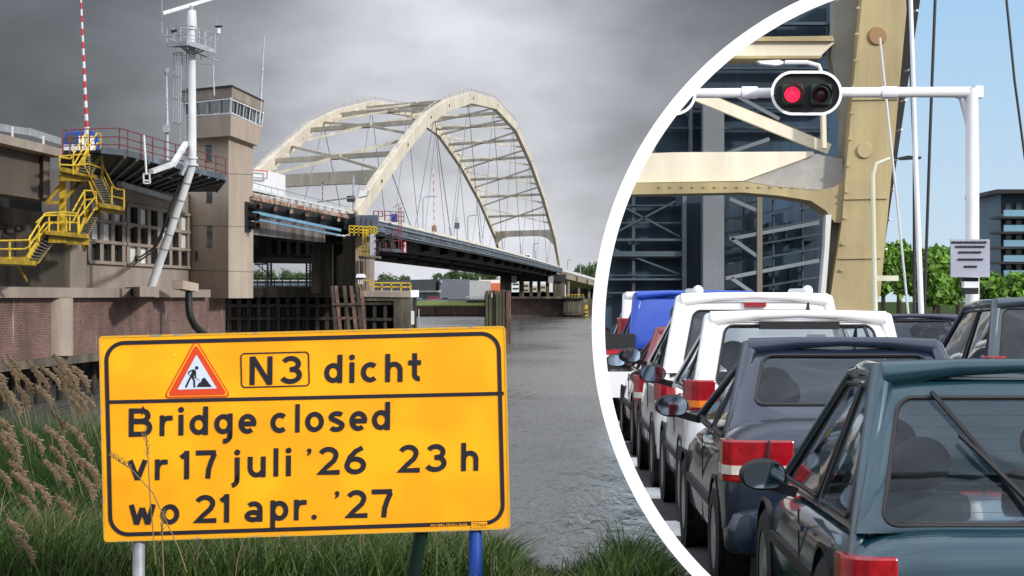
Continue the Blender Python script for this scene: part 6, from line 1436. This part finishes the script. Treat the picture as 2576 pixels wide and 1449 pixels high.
t, Sf, d = car('hatchback', 'teal-blue hatchback with a rear wiper, nearest car of the queue, cut by the right edge', 2.19, 9.0, 1.70, 1.46, 3.45, .80, teal, 'hatch', lights=(.46, .70), tailw=.2, mirror_y=1.75, wt_=.61, rear_slant=.40, win_mg=(.065, .04, .065, .17))
for k in range(9): MB().bar(Sf(.1, .12+k*.075, -.008), Sf(.9, .12+k*.075, -.008), .0015, .0015).build('heating_wire', M['trim'], t, local=True)
MB().lathe((0, -.03, .74), (0, -1, 0), [(0, .016), (.01, .014), (.012, 0)], 12).build('lock', M['galv'], t, local=True)
mb = MB(); mb.poly([Sf(.50, .04, .03), Sf(.32, .42, .05), Sf(.26, .55, .04)], .012, 6); mb.build('wiper_arm', M['trim'], t, local=True)
MB().poly([Sf(.17, .85, .022), Sf(.33, .45, .03), Sf(.46, .07, .022)], .011, 6).build('wiper_blade', M['trim'], t, local=True)
MB().ball((0.02, d['yt0']+.15, d['zt']+.05), (.03, .05, .02), 10, 6).build('antenna_foot', M['trim'], t, local=True)
t, Sf, d = car('saloon_car', 'dark blue saloon with large red tail lights between the hatchback and the white cars', 2.07, 12.7, 1.72, 1.47, 3.6, .92, navy, 'sedan', lights=(.69, .93), tailw=.38, mirror_y=2.35, deck=1.04, wt_=.58, rear_slant=.66, win_mg=(.085, .36, .085, .11))
MB().poly([(0.1, 1.4, 1.46), (.1, 1.36, 1.53), (.1, 1.34, 1.56)], [.02, .01, .006], 6).build('roof_antenna', M['trim'], t, local=True)
t, Sf, d = car('estate_car', 'white small estate car with round orange-red lamps, second white car from the camera', 2.17, 16.5, 1.76, 1.62, 3.1, 1.02, whitep, 'suv2', glass='cglass', lights=(.90, 1.13), tailw=.2, mirror_y=1.9, wt_=.66, rear_slant=.3)
MB().poly([(.1, .6, 1.63), (.1, .56, 1.70)], [.02, .008], 6).build('roof_antenna', M['trim'], t, local=True)
MB().box((-.3, .28, 1.5), (.3, .36, 1.56)).build('spoiler_lamp', M['trim'], t, local=True); MB().box((.06, .32, 1.36), (.2, .345, 1.46)).build('window_sticker', M['blind'], t, local=True)
t, Sf, d = car('white_suv', 'tall white car with roof rails and a red top brake lamp', 2.20, 19.9, 1.82, 1.76, 3.3, 1.08, whitep, 'suv', glass='cglass_dark', lights=(.72, 1.0), tailw=.16, mirror_y=2.0, wt_=.66, rear_slant=.22, win_mg=(.10, .10, .10, .16))
for s_ in (-1, 1):
    MB().poly([(s_*.50, .42, 1.755), (s_*.5, .44, 1.80), (s_*.50, .7, 1.80), (s_*.50, 1.7, 1.80), (s_*.50, 1.75, 1.755)], .022, 8).build('roof_rail', M['whitebox'], t, local=True, smooth=True); MB().ball((s_*.50, .44, 1.80), (.05, .05, .05), 10, 7).build('rail_end', M['whitebox'], t, local=True, smooth=True)
MB().box((-.1, .235, 1.655), (.1, .28, 1.695)).build('brake_lamp', M['lensred'], t, local=True)
hb2 = thing('hedge', 'low dark green hedge beneath the bright trees behind the queue', 'hedge', P(2400, 850, 80))
MB().pxbox(2172, 760, 2800, 860, 79, 2).build('hedge_core', M['leaf'], hb2)
car('red_car', 'low dark red car mostly hidden beside the tall white car with roof rails', 2.2, 24.0, 1.74, 1.40, 3.6, .92, paint_m('dark_red_paint', (.16, .012, .02), .2), 'hatch', lights=(.62, .9), tailw=.2, mirror_y=1.7, wt_=.58)
car('blue_van', 'bright blue van peeping out left of the white car with roof rails', 2.34, 28.2, 1.84, 1.80, 4, 1.1, bluep, 'suv', glass='cglass_dark', lights=(.7, 1.05), tailw=.2, mirror_y=2.4, wt_=.74, rear_slant=.12, win_mg=(.3, .2, .3, .2), cat='van')
car('white_van', 'white van with tall red lamps, farthest vehicle on the left of the queue', 2.55, 33.5, 1.9, 1.80, 4.4, 1.1, whitep, 'suv', glass='cglass_dark', lights=(1.0, 1.42), tailw=.16, mirror_y=2.4, wt_=.82, rear_slant=.08, cat='van')
t, Sf, d = car('dark_suv', 'grey estate with a dark rear window and luggage grille in the right lane', 5.66, 22.3, 1.84, 1.72, 4.2, 1.0, silv, 'suv', glass='cglass_dark', lights=(.88, 1.15), tailw=.18, mirror_y=2.2, wt_=.74, rear_slant=.2, win_mg=(.05, .03, .05, .08))
mb = MB(); [mb.bar(Sf(.22+k*.028, .28, -.05), Sf(.22+k*.028, .72, -.05), .01, .006) for k in range(16)]; mb.build('luggage_grille', M['galv'], t, local=True)
car('dark_hatchback', 'dark blue car seen between the white estate roof and the right-lane estate', 6.0, 33, 1.78, 1.46, 4.0, .95, darkp, 'hatch', glass='cglass', mirror_y=2.1)
# barrier at the left of the road
br_ = thing('road_barrier', 'low white barrier block with a red stripe left of the queue by the hoop edge', 'barrier', P(1560, 1000, 28))
for y0, y1, m in ((935, 1000, 'whitebox'), (893, 905, 'blind'), (880, 893, 'red'), (905, 930, 'steel_dark'), (840, 878, 'steel_dark')): MB().pxbox(1500, y0, 1598, y1, 28, .3).build('panel', M[m] if m != 'blind' else M['whitebox'], br_, clip=True)
